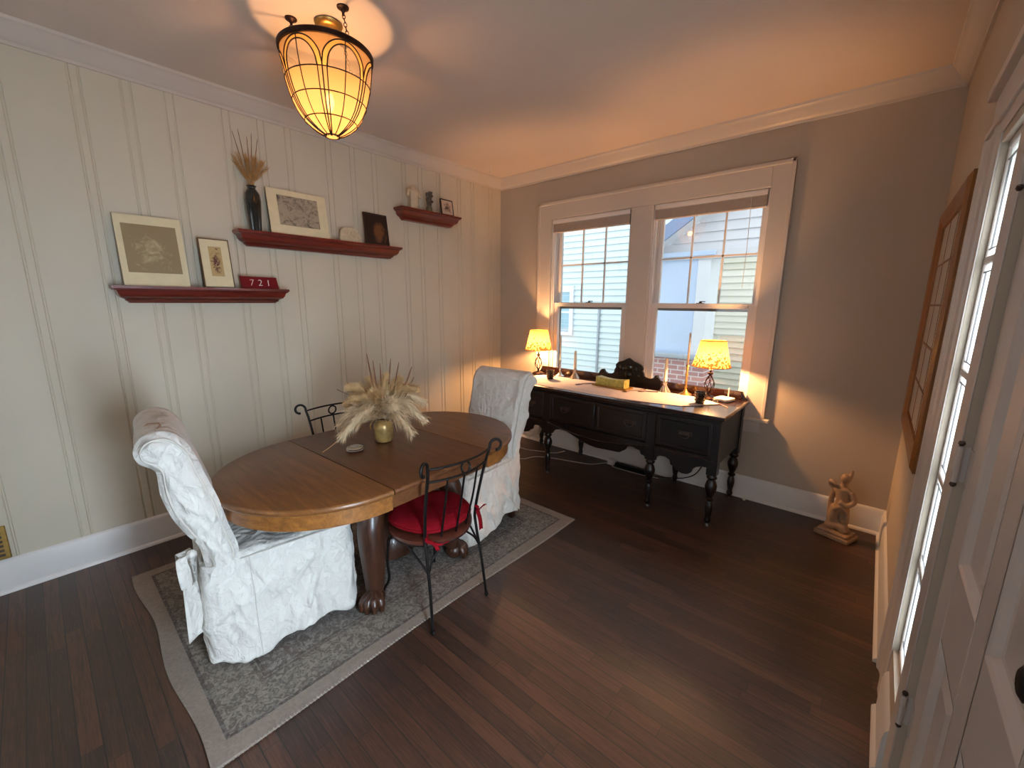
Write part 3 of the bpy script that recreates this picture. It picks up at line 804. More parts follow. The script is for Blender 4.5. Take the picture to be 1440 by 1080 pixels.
    for s2 in (-1, 1):
        p = MB(); p.tube([(s2 * (hw + .004), u, .498) for u in (.14, .3, .5, .58)], .003, 6); p.build('seat_piping', M['piping'], t, local=True)
        kb = min(range(n_), key=lambda k: abs(loop[k][0] - s2 * hw) + abs(loop[k][1] - .17))
        p = MB(); p.tube([(r[kb][0] + s2 * .002, r[kb][1], r[kb][2]) for r in rings[1:]], .0022, 5); p.build('skirt_seam', M['piping'], t, local=True)
    # wooden legs just inside the skirt
    for w in (-.175, .175):
        for u in (.06, .58):
            MB().box(w - .02, w + .02, u - .02, u + .02, .012, .47).build('leg', M['oak_dark'], t, local=True, bevel=.003)
    # rear bow and tails
    b = MB(); zb = .555; ub = -.006
    def ribbon(path, wd, th=.004):
        rr = []
        for i, (x, y, z) in enumerate(path):
            f_ = i / (len(path) - 1); ww = wd(f_)
            rr.append([(x - ww * .7, y + ww * .8, z), (x - ww * .2, y + ww * .1 - .006, z), (x + ww * .3, y - ww * .45 - .003, z), (x + ww * .7, y - ww * .9, z)])
        b.grid(rr)
    for w0 in bow:
        b.ball((w0, ub - .014, zb), .02, 10, 8)
        for sgn in (-1, 1):
            lp = bez([(w0, ub - .02, zb), (w0 + sgn * .03, ub - .035, zb + .012), (w0 + sgn * .055, ub - .036, zb - .05), (w0 + sgn * .045, ub - .03, zb - .115), (w0 + sgn * .015, ub - .022, zb - .05), (w0, ub - .018, zb - .01)], 6)
            rr = [[(q[0] - .02, q[1] + .018, q[2] - .004), (q[0] + .004, q[1] - .006, q[2]), (q[0] + .02, q[1] - .03, q[2] + .004)] for q in lp]; b.grid(rr)
            tl = bez([(w0 + sgn * .01, ub - .02, zb - .01), (w0 + sgn * .025, ub - .03, zb - .10), (w0 + sgn * .02, ub - .03, zb - .2), (w0 + sgn * .035, ub - .03, zb - (.36 if sgn > 0 else .30))], 6)
            ribbon(tl, lambda f_: .022 + .016 * f_)
    bo = b.build('tie_bow', M['cloth'], t, local=True, smooth=True)
    sd = bo.modifiers.new('thick', 'SOLIDIFY'); sd.thickness = .003
    if bow and seed < 5:
        q = MB(); q.tube([(.07, -.128, 1.075), (.075, -.09, 1.11), (.1, -.055, 1.113), (.16, -.05, 1.112), (.215, -.10, 1.098), (.246, -.115, 1.06)], .0022, 5)
        q.build('roll_seam', M['seam'], t, local=True)
    return t
def hem_near(w, u):
    z = .012
    if w > 0 and u > .12: z = .02 + .035 * min(1, (u - .12) / .2) + .01 * math.sin(u * 19)
    if u < .06: z = .03 + .05 * max(0, -w / .25) + .02 * abs(math.sin(w * 16))
    return max(z, .013)
def hem_far(w, u):
    z = .04
    if w < 0: z = .10 - .04 * math.sin(min(1, u / .66) * PI) if u < .08 else .135 - .11 * max(0, (u - .25)) / .41
    return max(z, .014)
slip_chair('slipcovered_chair', 'white slipcovered chair at the near left end of the dining table, roll top back', (1.235, -3.392, 0), math.radians(-7.5), 1.3, (.185,), hem_near)
slip_chair('slipcovered_chair', 'white slipcovered chair at the far end of the dining table, in front of the sideboard', (1.378, -1.515, 0), math.radians(180 + 4), 7.7, (0,), hem_far, .226, .012)

# ------------------------------------------------------------------ wrought iron parlour chairs
def iron_chair(label):
    t = thing('iron_chair', label, 'chair', (0, 0, 0), 0, 'black iron parlour chairs')
    R = .205
    m = MB(); m.lathe([(R + .012, .430), (R + .018, .438), (R + .016, .452), (R + .002, .460), (R - .03, .462), (.0001, .458)], n=40); m.lathe([(R + .012, .430), (.0001, .432)], n=40, cap=False)
    m.build('seat', M['seat_wood'], t, local=True, smooth=True)
    m = MB(); m.tube([((R + .004) * math.cos(2 * PI * k / 40), (R + .004) * math.sin(2 * PI * k / 40), .424) for k in range(40)], .0065, 8, closed=True)
    m.build('seat_ring', M['iron'], t, local=True, smooth=True)
    for s_ in (-1, 1):
        # rear leg + back post in one bent rod, ending in an outward scroll
        top = bez([(s_ * .186, -.235, 0), (s_ * .176, -.212, .2), (s_ * .166, -.176, .42), (s_ * .166, -.172, .5), (s_ * .178, -.20, .66), (s_ * .188, -.235, .80), (s_ * .198, -.252, .865)], 6)
        d = Vector((s_ * .88, -.42, 0)).normalized(); c = Vector(top[-1]) + d * .034 + Vector((0, 0, .006))
        sc_ = []
        for k in range(1, 22):
            a = PI - k * (1.42 * PI) / 21; r_ = .034 - .011 * (k / 21) ** 2
            sc_.append(c + d * (r_ * math.cos(a)) + Vector((0, 0, r_ * math.sin(a) * 1.05)))
        g = MB(); pth = list(top) + sc_; g.tube(pth, .0078, 8)
        p = g.build('rear_leg', M['iron'], t, local=True, smooth=True)
        e = MB(); e.ball(tuple(sc_[-1]), .0095, 8, 6); e.build('scroll_tip', M['iron'], p, local=True, smooth=True)
        f = MB(); f.lathe([(.010, .0085), (.012, .014), (.010, .024)], (s_ * .186, -.235, 0), 10); f.build('foot_glide', M['iron'], p, local=True)
        # front leg
        g = MB(); fl = bez([(s_ * .13, .155, .425), (s_ * .15, .175, .33), (s_ * .16, .185, .2), (s_ * .158, .182, .09), (s_ * .178, .215, .012)], 6); g.tube(fl, .0078, 8)
        p = g.build('front_leg', M['iron'], t, local=True, smooth=True)
        f = MB(); f.lathe([(.010, .0085), (.012, .014), (.010, .024)], (s_ * .178, .215, 0), 10); f.build('foot_glide', M['iron'], p, local=True)
    for s_ in (-1, 1):
        for pts in ([(s_ * .171, -.196, .30), (s_ * .178, -.15, .345), (s_ * .196, -.05, .42)], [(s_ * .171, -.196, .30), (s_ * .14, -.19, .36), (s_ * .08, -.192, .42)],
                    [(s_ * .155, .18, .30), (s_ * .18, .13, .36), (s_ * .2, .04, .42)], [(s_ * .155, .18, .30), (s_ * .11, .185, .36), (s_ * .06, .195, .42)]):
            br = MB(); br.tube(bez(pts, 6), .0055, 7); br.build('leg_brace', M['iron'], t, local=True, smooth=True)
    def arc(z, off, n=15):
        out = []
        for k in range(n):
            f_ = -1 + 2 * k / (n - 1); w = f_ * (.196 if z > .8 else .186)
            out.append((w, off - .045 * (1 - f_ * f_), z))
        return out
    tr = arc(.862, -.250); g = MB(); g.tube(tr, .006, 8); g.build('top_rail', M['iron'], t, local=True, smooth=True)
    lr = arc(.792, -.232); g = MB(); g.tube(lr, .006, 8); g.build('lower_rail', M['iron'], t, local=True, smooth=True)
    g = MB(); yb = -.286
    g.tube([(.027 * math.cos(2 * PI * k / 22), yb + .004 * math.sin(2 * PI * k / 22), .827 + .029 * math.sin(2 * PI * k / 22)) for k in range(22)], .0055, 7, closed=True)
    g.build('ring_ornament', M['iron'], t, local=True, smooth=True)
    for w in (-.095, 0, .095):
        f_ = w / .186; yy = -.232 - .045 * (1 - f_ * f_)
        g = MB(); g.tube(bez([(w, yy, .792), (w * .97, yy + .03, .64), (w * .86, -math.sqrt(R * R - (w * .86) ** 2) - .002, .462)], 6), .0055, 7)
        g.build('back_spindle', M['iron'], t, local=True, smooth=True)
    return t
ch = iron_chair('black iron chair holding the red cushion, pulled up to the near side of the table')
ch2 = copy_tree(ch)
ch.location = (1.775, -2.475, .0); ch.rotation_euler = (0, 0, PI / 2)
ch2.location = (.845, -2.395, .0); ch2.rotation_euler = (0, 0, -PI / 2)
ch2['label'] = 'black iron chair on the far side of the table, against the panelled wall'
# red seat cushion with ties
t = thing('seat_cushion', 'round red tie-on cushion on the near black iron chair', 'cushion', (1.775, -2.475, .462), PI / 2)
m = MB(); rows = []
for j in range(17):
    a = -PI / 2 + PI * j / 16
    rows.append([((.212 * math.cos(a) ** .45) * math.cos(b) * (1 + .02 * math.sin(b * 5)), (.212 * math.cos(a) ** .45) * math.sin(b), .04 + .04 * math.sin(a) + .006 * fold(math.cos(b), math.sin(b), a, 2) - .012 * max(0, math.sin(a)) * math.exp(-((1 - math.cos(a) ** .45 + 0) * 0 + (math.cos(a) * 3) ** 2))) for b in [2 * PI * k / 40 for k in range(40)]])
for r in rows[0:1] + rows[-1:]:
    pass
m.grid(rows, closed_u=True); m.build('cushion_pad', M['red'], t, local=True, smooth=True)
m = MB(); m.tube([(.212 * math.cos(2 * PI * k / 40) * (1 + .02 * math.sin(2 * PI * k / 40 * 5)), .212 * math.sin(2 * PI * k / 40), .04) for k in range(40)], .005, 6, closed=True); m.build('cushion_piping', M['red'], t, local=True)
for s_ in (-1, 1):
    m = MB(); bx, by, bz = s_ * .168, -.172, .02
    def rib(path, wd=.011):
        pts = bez(path, 6); m.grid([[(q[0] - wd, q[1] - .002, q[2]), (q[0], q[1], q[2] + .002), (q[0] + wd, q[1] - .002, q[2])] for q in pts])
    if s_ < 0:
        rib([(bx + .03, by + .03, bz + .01), (bx - .002, by - .018, bz), (bx + .02, by - .03, bz - .02), (bx + .07, by - .045, bz - .045), (bx + .11, by - .04, bz - .05)], .012)
        rib([(bx, by - .02, bz), (bx + .03, by - .035, bz - .03), (bx + .05, by - .04, bz - .07)], .011)
    else:
        m.ball((bx + .004, by - .014, bz + .02), .012, 8, 6)
        rib([(bx, by - .016, bz + .02), (bx + .03, by - .03, bz + .045), (bx + .055, by - .02, bz + .03)], .011)
        rib([(bx, by - .016, bz + .02), (bx + .005, by - .03, bz - .03), (bx + .012, by - .03, bz - .09)], .013)
        rib([(bx, by - .016, bz + .02), (bx - .012, by - .028, bz + .05), (bx - .02, by - .02, bz + .06)], .01)
    r_ = m.build('tie_ribbon', M['red'], t, local=True, smooth=True); sd = r_.modifiers.new('thick', 'SOLIDIFY'); sd.thickness = .002

# ------------------------------------------------------------------ things on the table
vx, vy = 1.285, -2.43
t = thing('pottery_vase', 'squat gold glazed vase holding pampas grass on the dining table', 'vase', (vx, vy, TZ))
m = MB(); m.lathe([(.036, 0), (.047, .003), (.053, .012), (.056, .05), (.058, .085), (.057, .105), (.046, .122), (.041, .128), (.044, .136), (.047, .140), (.040, .139), (.036, .126), (.046, .104), (.046, .03), (.001, .012)], (vx, vy, TZ), 32, cap=False)
m.add([(vx + .036 * math.cos(2 * PI * k / 32), vy + .036 * math.sin(2 * PI * k / 32), TZ) for k in range(32)], [tuple(range(31, -1, -1))])
m.build('vase_body', M['brass_gold'], t, smooth=True)
for s_ in (-1, 1):
    m = MB(); m.tube(bez([(vx + s_ * .02 - .034, vy - .036 * .9, TZ + .128), (vx - .034 + s_ * .03, vy - .05, TZ + .10), (vx - .03 + s_ * .02, vy - .056, TZ + .075)], 6), .003, 6)
    m.build('tie_string', M['brass'], t)

def plume(name, label, group, base, pts, length_w, mat, seed, n=420, flop=.35, cat='dried plant'):
    """pampas plume: curved stem with hundreds of thin hairs"""
    rnd = random.Random(seed)
    t = thing(name, label, cat, base, 0, group)
    ax = bez(pts, 10); N = len(ax)
    s = MB(); s.tube(ax, .0018, 5); s.build('stem', M['stem'], t)
    m = MB(); st = int(N * .33)
    for k in range(n):
        f_ = rnd.random() ** .85; x_ = st + (N - 2 - st) * f_; i = int(x_); p = Vector(ax[i]).lerp(Vector(ax[i + 1]), x_ - i); d = (Vector(ax[i + 1]) - Vector(ax[i])).normalized()
        r = d.orthogonal().normalized(); r = Matrix.Rotation(rnd.random() * 2 * PI, 3, d) @ r
        env = math.sin(min(1, f_ * .95 + .16) * PI) ** .6
        L = length_w * (.35 + .65 * rnd.random()) * max(.55, env); sp = .25 + .75 * rnd.random() ** 1.3
        q1 = p + d * L * .5 + r * L * sp * .75; q2 = p + d * L + r * L * sp * 1.05 + Vector((0, 0, -flop * L * rnd.random()))
        w = d.cross(r) * (.0014 + .0012 * rnd.random())
        m.add([p - w, p + w, q1 + w * .8, q1 - w * .8, q2], [(0, 1, 2, 3), (3, 2, 4)])
    m.build('plume', mat, t)
    return t
def P3(dx, dy, dz): return (vx + dx, vy + dy, TZ + dz)
B0 = (vx, vy, TZ + .02)
# camera right is about (.75,.66), so spread the plumes in that direction
R2 = Vector((.753, .658, 0)); F2 = Vector((-.658, .753, 0))
def dirp(r, f, z): return (vx + R2.x * r + F2.x * f, vy + R2.y * r + F2.y * f, TZ + z)
specs = [(-.13, -.03, .20, -.245, -.05, .10, 'pale'), (-.09, -.09, .18, -.20, -.15, .07, 'pale'), (-.13, .03, .25, -.24, .06, .21, 'tan'), (-.10, 0, .30, -.19, .0, .33, 'tan'),
         (.09, -.08, .20, .20, -.12, .085, 'pale'), (.11, .0, .24, .25, .02, .12, 'pale'), (.10, .05, .28, .23, .09, .22, 'pale'), (.10, .0, .31, .21, .0, .32, 'tan'),
         (.01, .0, .28, .03, .0, .40, 'tan'), (.05, .02, .29, .10, .03, .38, 'tan'), (-.04, .03, .28, -.09, .06, .37, 'tan'), (-.02, -.07, .22, -.05, -.13, .22, 'pale'), (.05, -.06, .24, .09, -.11, .26, 'pale'), (.0, -.07, .25, .0, -.14, .33, 'tan'), (-.06, -.05, .27, -.13, -.10, .29, 'tan')]
for i, (r, f, z, r2, f2, z2, c) in enumerate(specs):
    pale = c == 'pale'
    plume('pampas_plume', 'fluffy pale pampas plume drooping over the rim of the gold vase' if pale else 'tan pampas plume standing upright in the gold vase',
          'drooping pale plumes in the gold vase' if pale else 'upright tan plumes in the gold vase', (vx, vy, TZ + .02),
          [B0, dirp(r * .12, f * .12, .14), dirp(r, f, z), dirp(r2, f2, z2)], .098 if pale else .085, M['pampas_pale'] if pale else M['pampas'], 20 + i, 1700, .45 if pale else .05)
for i, (r, f, z) in enumerate([(-.075, .0, .53), (-.045, .01, .49), (.0, .0, .475), (.06, .01, .50), (.11, .0, .48), (.185, .0, .455), (.19, .02, .39)]):
    t = thing('dried_spike', 'thin dark dried spike rising above the pampas plumes in the gold vase', 'dried plant', (vx, vy, TZ + .02), 0, 'dried spikes in the gold vase')
    s = MB(); pth = bez([B0, dirp(r * .15, f, .15), dirp(r * .7, f, z * .7), dirp(r, f, z)], 8); n_ = len(pth)
    s.tube(pth, [.0016 + (.0026 * math.sin(max(0, (k / (n_ - 1) - .6)) / .4 * PI)) for k in range(n_)], 6); s.build('spike', M['stem'], t)
t = thing('dried_spike', 'single dark bare twig poking out to the left of the pampas bouquet', 'dried plant', (vx, vy, TZ + .02))
s = MB(); s.tube(bez([B0, dirp(-.03, -.02, .15), dirp(-.14, -.02, .26), dirp(-.255, -.02, .32)], 8), .0018, 6); s.build('spike', M['dark_stem'], t)
t = thing('grass_stalk', 'fallen pale grass stalk lying on the table left of the gold vase', 'dried plant', (1.1, -2.64, TZ))
s = MB(); s.tube(bez([(1.215, -2.775, TZ + .003), (1.16, -2.70, TZ + .005), (1.045, -2.58, TZ + .004), (.965, -2.50, TZ + .003)], 6), .0022, 6); s.build('stalk', M['pampas'], t)
# silver coaster set
cx_, cy_ = 1.315, -2.635
t = thing('silver_dish', 'small round silver rimmed dish in front of the gold vase on the table', 'dish', (cx_, cy_, TZ))
m = MB(); m.lathe([(.03, 0), (.042, .002), (.047, .008), (.044, .013), (.046, .018), (.043, .023), (.034, .025), (.031, .020), (.001, .019)], (cx_, cy_, TZ), 32, cap=False); m.add([(cx_ + .03 * math.cos(2 * PI * k / 32), cy_ + .03 * math.sin(2 * PI * k / 32), TZ) for k in range(32)], [tuple(range(31, -1, -1))])
m.build('dish', M['silver'], t, smooth=True)
m = MB(); m.lathe([(.0305, 0), (.0305, .002), (.0001, .0022)], (cx_, cy_, TZ + .0192), 24, cap=False); m.build('inlay', plain('pale_inlay', srgb(190, 176, 156), .4, 0, .2, 60), t)
# ------------------------------------------------------------------ sideboard
SX0, SX1, SY0, SY1, SZ = .655, 2.752, -.75, -.04, .838
t = thing('sideboard', 'long dark mahogany sideboard with turned legs and carved crest under the windows', 'sideboard', ((SX0 + SX1) / 2, (SY0 + SY1) / 2, 0))
MB().box(SX0, SX1, SY0, SY1, SZ - .028, SZ).build('top', M['mahogany_top'], t, bevel=.005)
MB().box(SX0 + .018, SX1 - .018, SY0 + .018, SY1, SZ - .052, SZ - .03).build('top_moulding', M['mahogany'], t, bevel=.006)
YF = SY0 + .045
MB().box(SX0 + .035, SX1 - .035, YF + .012, SY1, .46, SZ - .05).build('carcass', M['mahogany'], t, bevel=.003)
# front valances, cut from the shapes of the lower edge
def valance(pts, name):
    top = .52
    MB().prism([(pts[0][0], top)] + pts + [(pts[-1][0], top)], YF, YF + .022, 'y').build(name, M['mahogany'], t, bevel=.003)
cen = [(1.27, .40), (1.30, .405), (1.33, .445), (1.40, .468)] + [(1.40 + (1.98 - 1.40) * k / 14, .468 - .09 * math.sin(PI / 2 * min(1, k / 9)) ** 1.5 + .012 * max(0, (k - 9) / 5)) for k in range(1, 15)] + [(2.03, .425), (2.05, .46), (2.09, .47), (2.12, .455), (2.15, .45), (2.165, .42), (2.19, .415), (2.205, .40)]
valance(cen, 'centre_valance')
rig = [(2.265, .40), (2.285, .40), (2.29, .43), (2.315, .448), (2.36, .45), (2.392, .432), (2.40, .40), (2.425, .388), (2.45, .365), (2.49, .352), (2.53, .358), (2.553, .378), (2.565, .41), (2.585, .428), (2.62, .442), (2.66, .445), (2.688, .43), (2.695, .40), (2.715, .395)]
valance(rig, 'side_valance')
lef = [(SX0 + SX1 - x, z) for x, z in rig][::-1]; dxl = 1.205 - lef[-1][0]
valance([(x + dxl, z) for x, z in lef], 'side_valance')
# bead under the fronts
b = MB()
for a, c in ((SX0 + .03, 1.205), (2.265, SX1 - .03)): b.box(a, c, YF - .008, YF + .01, .50, .516)
bb = [(1.25 + .97 * k / 24, .505 - .06 * math.sin(PI * k / 24)) for k in range(25)]
b.tube([(x, YF - .002, z) for x, z in bb], .008, 8)
b.build('bead_moulding', M['mahogany_top'], t)
# fronts: doors at the sides, two drawers in the middle
def front(name, x0, x1, z0, z1, hx=None):
    m = MB(); rg = []
    for ins, y in ((0, YF + .012), (0, YF - .004), (.01, YF - .008), (.028, YF - .008), (.034, YF - .002), (.05, YF - .002)):
        rg.append([(x0 + ins, y, z0 + ins), (x1 - ins, y, z0 + ins), (x1 - ins, y, z1 - ins), (x0 + ins, y, z1 - ins)])
    m.grid(rg, closed_u=True); q = len(m.v); m.f.append((q - 4, q - 3, q - 2, q - 1)); m.m.append(0)
    d = m.build(name, M['mahogany'], t)
    if hx is not None:
        hz = (z0 + z1) / 2; h = MB()
        for s_ in (-1, 1): h.tube([(hx + s_ * .034, YF - .002, hz + .012), (hx + s_ * .034, YF - .018, hz + .012)], .006, 8); h.ball((hx + s_ * .034, YF - .018, hz + .012), .008, 8, 6)
        h.tube(bez([(hx - .034, YF - .02, hz + .012), (hx - .03, YF - .024, hz - .008), (hx, YF - .026, hz - .018), (hx + .03, YF - .024, hz - .008), (hx + .034, YF - .02, hz + .012)], 5), .0035, 6)
        h.box(hx - .05, hx + .05, YF - .004, YF - .0015, hz - .004, hz + .026)
        h.build('handle', M['pewter'], d, bevel=.0006)
    return d
front('door', SX0 + .075, 1.20, .53, .775, 1.06)
front('door', 2.27, SX1 - .075, .53, .775, 2.49)
front('drawer', 1.275, 1.725, .53, .775, 1.44)
front('drawer', 1.745, 2.195, .53, .775, 2.06)
c = MB(); c.box(1.727, 1.743, YF - .004, YF + .012, .53, .775); c.tube(bez([(1.735, YF - .004, .74), (1.735, YF - .008, .68), (1.735, YF - .006, .60), (1.735, YF - .004, .55)], 5), [.004 + .008 * math.sin(PI * k / 15) for k in range(16)], 10)
c.build('carved_ornament', M['mahogany'], t, smooth=True)
LP = [(.028, .0), (.024, .012), (.018, .018), (.022, .03), (.027, .04), (.022, .055), (.019, .07), (.026, .10), (.031, .14), (.027, .17), (.02, .19), (.03, .20), (.032, .21), (.02, .222), (.032, .25), (.043, .285), (.044, .31), (.034, .34), (.024, .355), (.036, .365), (.04, .375), (.03, .388), (.03, .40)]
for x in (SX0 + .06, 1.238, 2.235, SX1 - .06):
    for y in (YF + .028, SY1 - .04):
        m = MB(); m.lathe([(r * .92, z) for r, z in LP], (x, y, 0), 18); m.box(x - .034, x + .034, y - .034, y + .034, .395, .80)
        lg = m.build('leg', M['mahogany'], t, smooth=True)
# back rail and carved crest
MB().box(.69, 2.70, -.062, -.040, SZ, .905).build('back_rail', M['mahogany_top'], t, bevel=.005)
m = MB(); m.prism([(2.70, SZ), (2.745, SZ), (2.742, SZ + .012), (2.72, SZ + .02), (2.71, SZ + .04), (2.70, .905)], -.062, -.04, 'y'); m.prism([(.69, SZ), (.69, .905), (.68, SZ + .04), (.67, SZ + .02), (.66, SZ + .012), (.657, SZ)], -.062, -.04, 'y')
m.build('rail_scroll', M['mahogany'], t)
cr = [(1.40, .905), (1.415, .935), (1.43, .90 + .05), (1.455, .955), (1.47, .93), (1.50, .915), (1.54, .918), (1.565, .93), (1.57, .965), (1.585, .985), (1.58, 1.01), (1.60, 1.035), (1.64, 1.05), (1.665, 1.058), (1.695, 1.078), (1.715, 1.085), (1.735, 1.072), (1.765, 1.055), (1.80, 1.045), (1.84, 1.025), (1.858, .995), (1.85, .975), (1.865, .955), (1.87, .93), (1.89, .918), (1.93, .912), (1.965, .925), (1.985, .95), (2.0, .955), (2.01, .93), (2.03, .905)]
m = MB(); m.prism([(1.40, SZ)] + cr + [(2.03, SZ)], -.064, -.042, 'y')
for x, z, r in ((1.715, 1.0, .04), (1.65, .985, .026), (1.78, .985, .026), (1.715, .93, .035), (1.62, .93, .02), (1.81, .93, .02), (1.44, .935, .016), (1.985, .935, .016), (1.715, 1.062, .016)):
    m.ball((x, -.066, z), r, 10, 8, (1, .45, 1))
m.build('carved_crest', M['mahogany'], t, smooth=True)

# runner
t = thing('table_runner', 'pale linen runner laid along the top of the dark sideboard', 'runner', (1.7, -.46, SZ))
out = [(.80, -.30), (.815, -.40), (.88, -.52), (.99, -.64), (1.12, -.705), (1.5, -.715), (1.9, -.712), (2.22, -.66), (2.42, -.615), (2.52, -.49), (2.615, -.35), (2.50, -.27), (2.36, -.215), (1.8, -.20), (1.2, -.21), (.95, -.215), (.84, -.235)]
m = MB(); m.prism(out, SZ + .0006, SZ + .004, 'z'); m.build('runner_cloth', M['runner'], t)
m = MB(); m.tube([(2.42, -.612, SZ + .0045), (2.52, -.489, SZ + .0045), (2.612, -.352, SZ + .0045), (2.66, -.40, SZ + .003), (2.69, -.43, SZ + .003)], .0028, 5); m.build('tassel', M['runner'], t)
ZR = SZ + .0045

# table lamps
def table_lamp(label):
    t = thing('table_lamp', label, 'lamp', (0, 0, 0), 0, 'small table lamps on the sideboard')
    m = MB(); m.lathe([(.062, 0), (.064, .006), (.058, .014), (.046, .02), (.022, .028), (.012, .034), (.010, .05)], n=28); m.build('base', M['brown_iron'], t, local=True, smooth=True)
    m = MB()
    for k in range(6):
        a0 = 2 * PI * k / 6; pth = []
        for j in range(15):
            f_ = j / 14; r = .006 + .032 * math.sin(PI * f_) ** 1.2; a = a0 + 1.5 * (f_ - .5)
            pth.append((r * math.cos(a), r * math.sin(a), .046 + .146 * f_))
        m.tube(pth, .0034, 6)
    m.build('twisted_cage', M['brown_iron'], t, local=True, smooth=True)
    m = MB(); m.lathe([(.009, .188), (.012, .196), (.02, .202), (.02, .212), (.007, .216), (.007, .235)], n=16); m.build('stem', M['brown_iron'], t, local=True, smooth=True)
    m = MB(); m.lathe([(.014, .235), (.014, .272)], n=14); m.build('socket', M['candle'], t, local=True)
    m = MB(); m.lathe([(.010, .274), (.016, .29), (.021, .31), (.017, .335), (.005, .36), (.0005, .366)], n=16); m.build('bulb', M['bulb_small'], t, local=True, smooth=True)
    m = MB(); n = 40; rows = []
    for j in range(13):
        f_ = j / 12; r = .142 - .048 * f_ ** .85; rows.append([(r * (1 + .012 * math.cos(k * 2 * PI / n * 20)) * math.cos(2 * PI * k / n), r * (1 + .012 * math.cos(k * 2 * PI / n * 20)) * math.sin(2 * PI * k / n), .262 + .205 * f_) for k in range(n)])
    m.grid(rows, closed_u=True); sh = m.build('lamp_shade', M['shade'], t, local=True, smooth=True)
    m = MB()
    for r, z in ((.143, .262), (.095, .467)): m.tube([(r * math.cos(2 * PI * k / 40), r * math.sin(2 * PI * k / 40), z) for k in range(40)], .0025, 6, closed=True)
    m.build('shade_trim', M['wheat'], sh, local=True)
    m = MB()
    for a in (0, 2.09, 4.19): m.tube([(0, 0, .43), (.094 * math.cos(a), .094 * math.sin(a), .46)], .0014, 5)
    m.tube([(0, 0, .272), (.03, 0, .30), (.03, 0, .39), (0, 0, .43), (-.03, 0, .39), (-.03, 0, .30), (0, 0, .272)], .0014, 5)
    m.build('shade_harp', M['brown_iron'], sh, local=True)
    return t
LAMPS = [(.742, -.20), (2.487, -.215)]
l1 = table_lamp('small lit table lamp with leaf print shade at the left end of the sideboard'); l2 = copy_tree(l1)
l1.location = (*LAMPS[0], SZ); l2.location = (*LAMPS[1], SZ + .0042); l2['label'] = 'small lit table lamp with leaf print shade at the right end of the sideboard'; l2.rotation_euler = (0, 0, .6)

# candlesticks and candles
def flared_stick(label):
    t = thing('candlestick', label, 'candlestick', (0, 0, 0), 0, 'flared faceted candlesticks')
    m = MB(); n = 24; prof = [(.052, 0), (.054, .004), (.040, .022), (.024, .045), (.017, .062), (.019, .068), (.0195, .082)]
    rows = []
    for r, z in prof: rows.append([(r * (1 - (.10 if k % 2 else 0)) * math.cos(2 * PI * k / n), r * (1 - (.10 if k % 2 else 0)) * math.sin(2 * PI * k / n), z) for k in range(n)])
    m.grid(rows, closed_u=True); o = len(m.v); m.f.append(tuple(range(o - n, o))); m.m.append(0); m.f.append(tuple(range(n - 1, -1, -1))); m.m.append(0)
    m.build('base', M['crystal'], t, local=True)
    m = MB(); m.lathe([(.019, .0825), (.024, .086), (.024, .096), (.0185, .098)], n=20); m.build('cup', M['silver'], t, local=True, smooth=True)
    return t
def candle(label, loc, r, h):
    t = thing('candle', label, 'candle', loc)
    m = MB(); m.lathe([(r * 1.05, 0), (r, h * .5), (r * .86, h - .004), (r * .5, h)], loc, 16); m.build('wax', M['candle'], t, smooth=True)
    m = MB(); m.tube([(loc[0], loc[1], loc[2] + h), (loc[0] + .001, loc[1], loc[2] + h + .008)], .001, 5); m.build('wick', M['black'], t)
f1 = flared_stick('short flared faceted candlestick near the left lamp, on the sideboard'); f1.location = (1.197, -.185, SZ)
f2 = copy_tree(f1); f2['label'] = 'short flared faceted candlestick between the carved crest and the right lamp'; f2.location = (2.118, -.185, SZ)
candle('thick ivory candle in the short flared candlestick near the left lamp', (1.197, -.185, SZ + .0985), .0145, .185)
candle('thick ivory candle in the short flared candlestick right of the carved crest', (2.118, -.185, SZ + .0985), .0145, .195)
def tall_stick(name, label, loc, mat, h, kn):
    t = thing('candlestick', label, 'candlestick', loc)
    pr = [(.050, 0), (.052, .006), (.044, .012), (.028, .02), (.016, .034), (.009, .05)]
    z = .05
    k = 0
    while z < h - .03:
        pr += [(.0075, z), (.0135 if k % 2 == 0 else .011, z + kn * .35), (.0075, z + kn * .7)]; z += kn; k += 1
    pr += [(.008, h - .02), (.015, h - .012), (.013, h)]
    m = MB(); m.lathe(pr, loc, 20); m.build('turned_stem', mat, t, smooth=True)
tall_stick('c', 'tall slender silver candlestick beside the left window', (.998, -.16, SZ), M['silver'], .17, .042)
candle('slim ivory taper in the tall silver candlestick by the left window', (.998, -.16, SZ + .1705), .0075, .25)
tall_stick('c', 'tall turned brass candlestick left of the right lamp', (2.292, -.175, SZ), M['brass'], .255, .05)
candle('slim ivory taper in the tall brass candlestick beside the right lamp', (2.292, -.175, SZ + .2555), .0085, .265)
# votive cups
def cup(label, loc):
    t = thing('votive_cup', label, 'cup', loc)
    m = MB(); m.lathe([(.029, 0), (.032, .004), (.040, .084), (.041, .088), (.037, .088), (.030, .010), (.0005, .008)], loc, 24, cap=False); m.add([(loc[0] + .029 * math.cos(2 * PI * k / 24), loc[1] + .029 * math.sin(2 * PI * k / 24), loc[2]) for k in range(24)], [tuple(range(23, -1, -1))])
    c = m.build('cup', M['cup'], t, smooth=True)
    m = MB(); m.lathe([(.0295, .0105), (.0325, .035), (.0001, .036)], loc, 20, cap=False); m.build('wax', M['candle'], t)
    m = MB()
    for k in range(12):
        a = 2 * PI * k / 12
        for z, r in ((.025, .0355), (.05, .0379), (.072, .0399)): m.ball((loc[0] + r * math.cos(a + z * 20), loc[1] + r * math.sin(a + z * 20), loc[2] + z), .0045, 6, 5)
    m.build('stud', M['pewter'], c)
cup('dark patterned votive cup near the left lamp on the runner', (1.036, -.385, ZR))
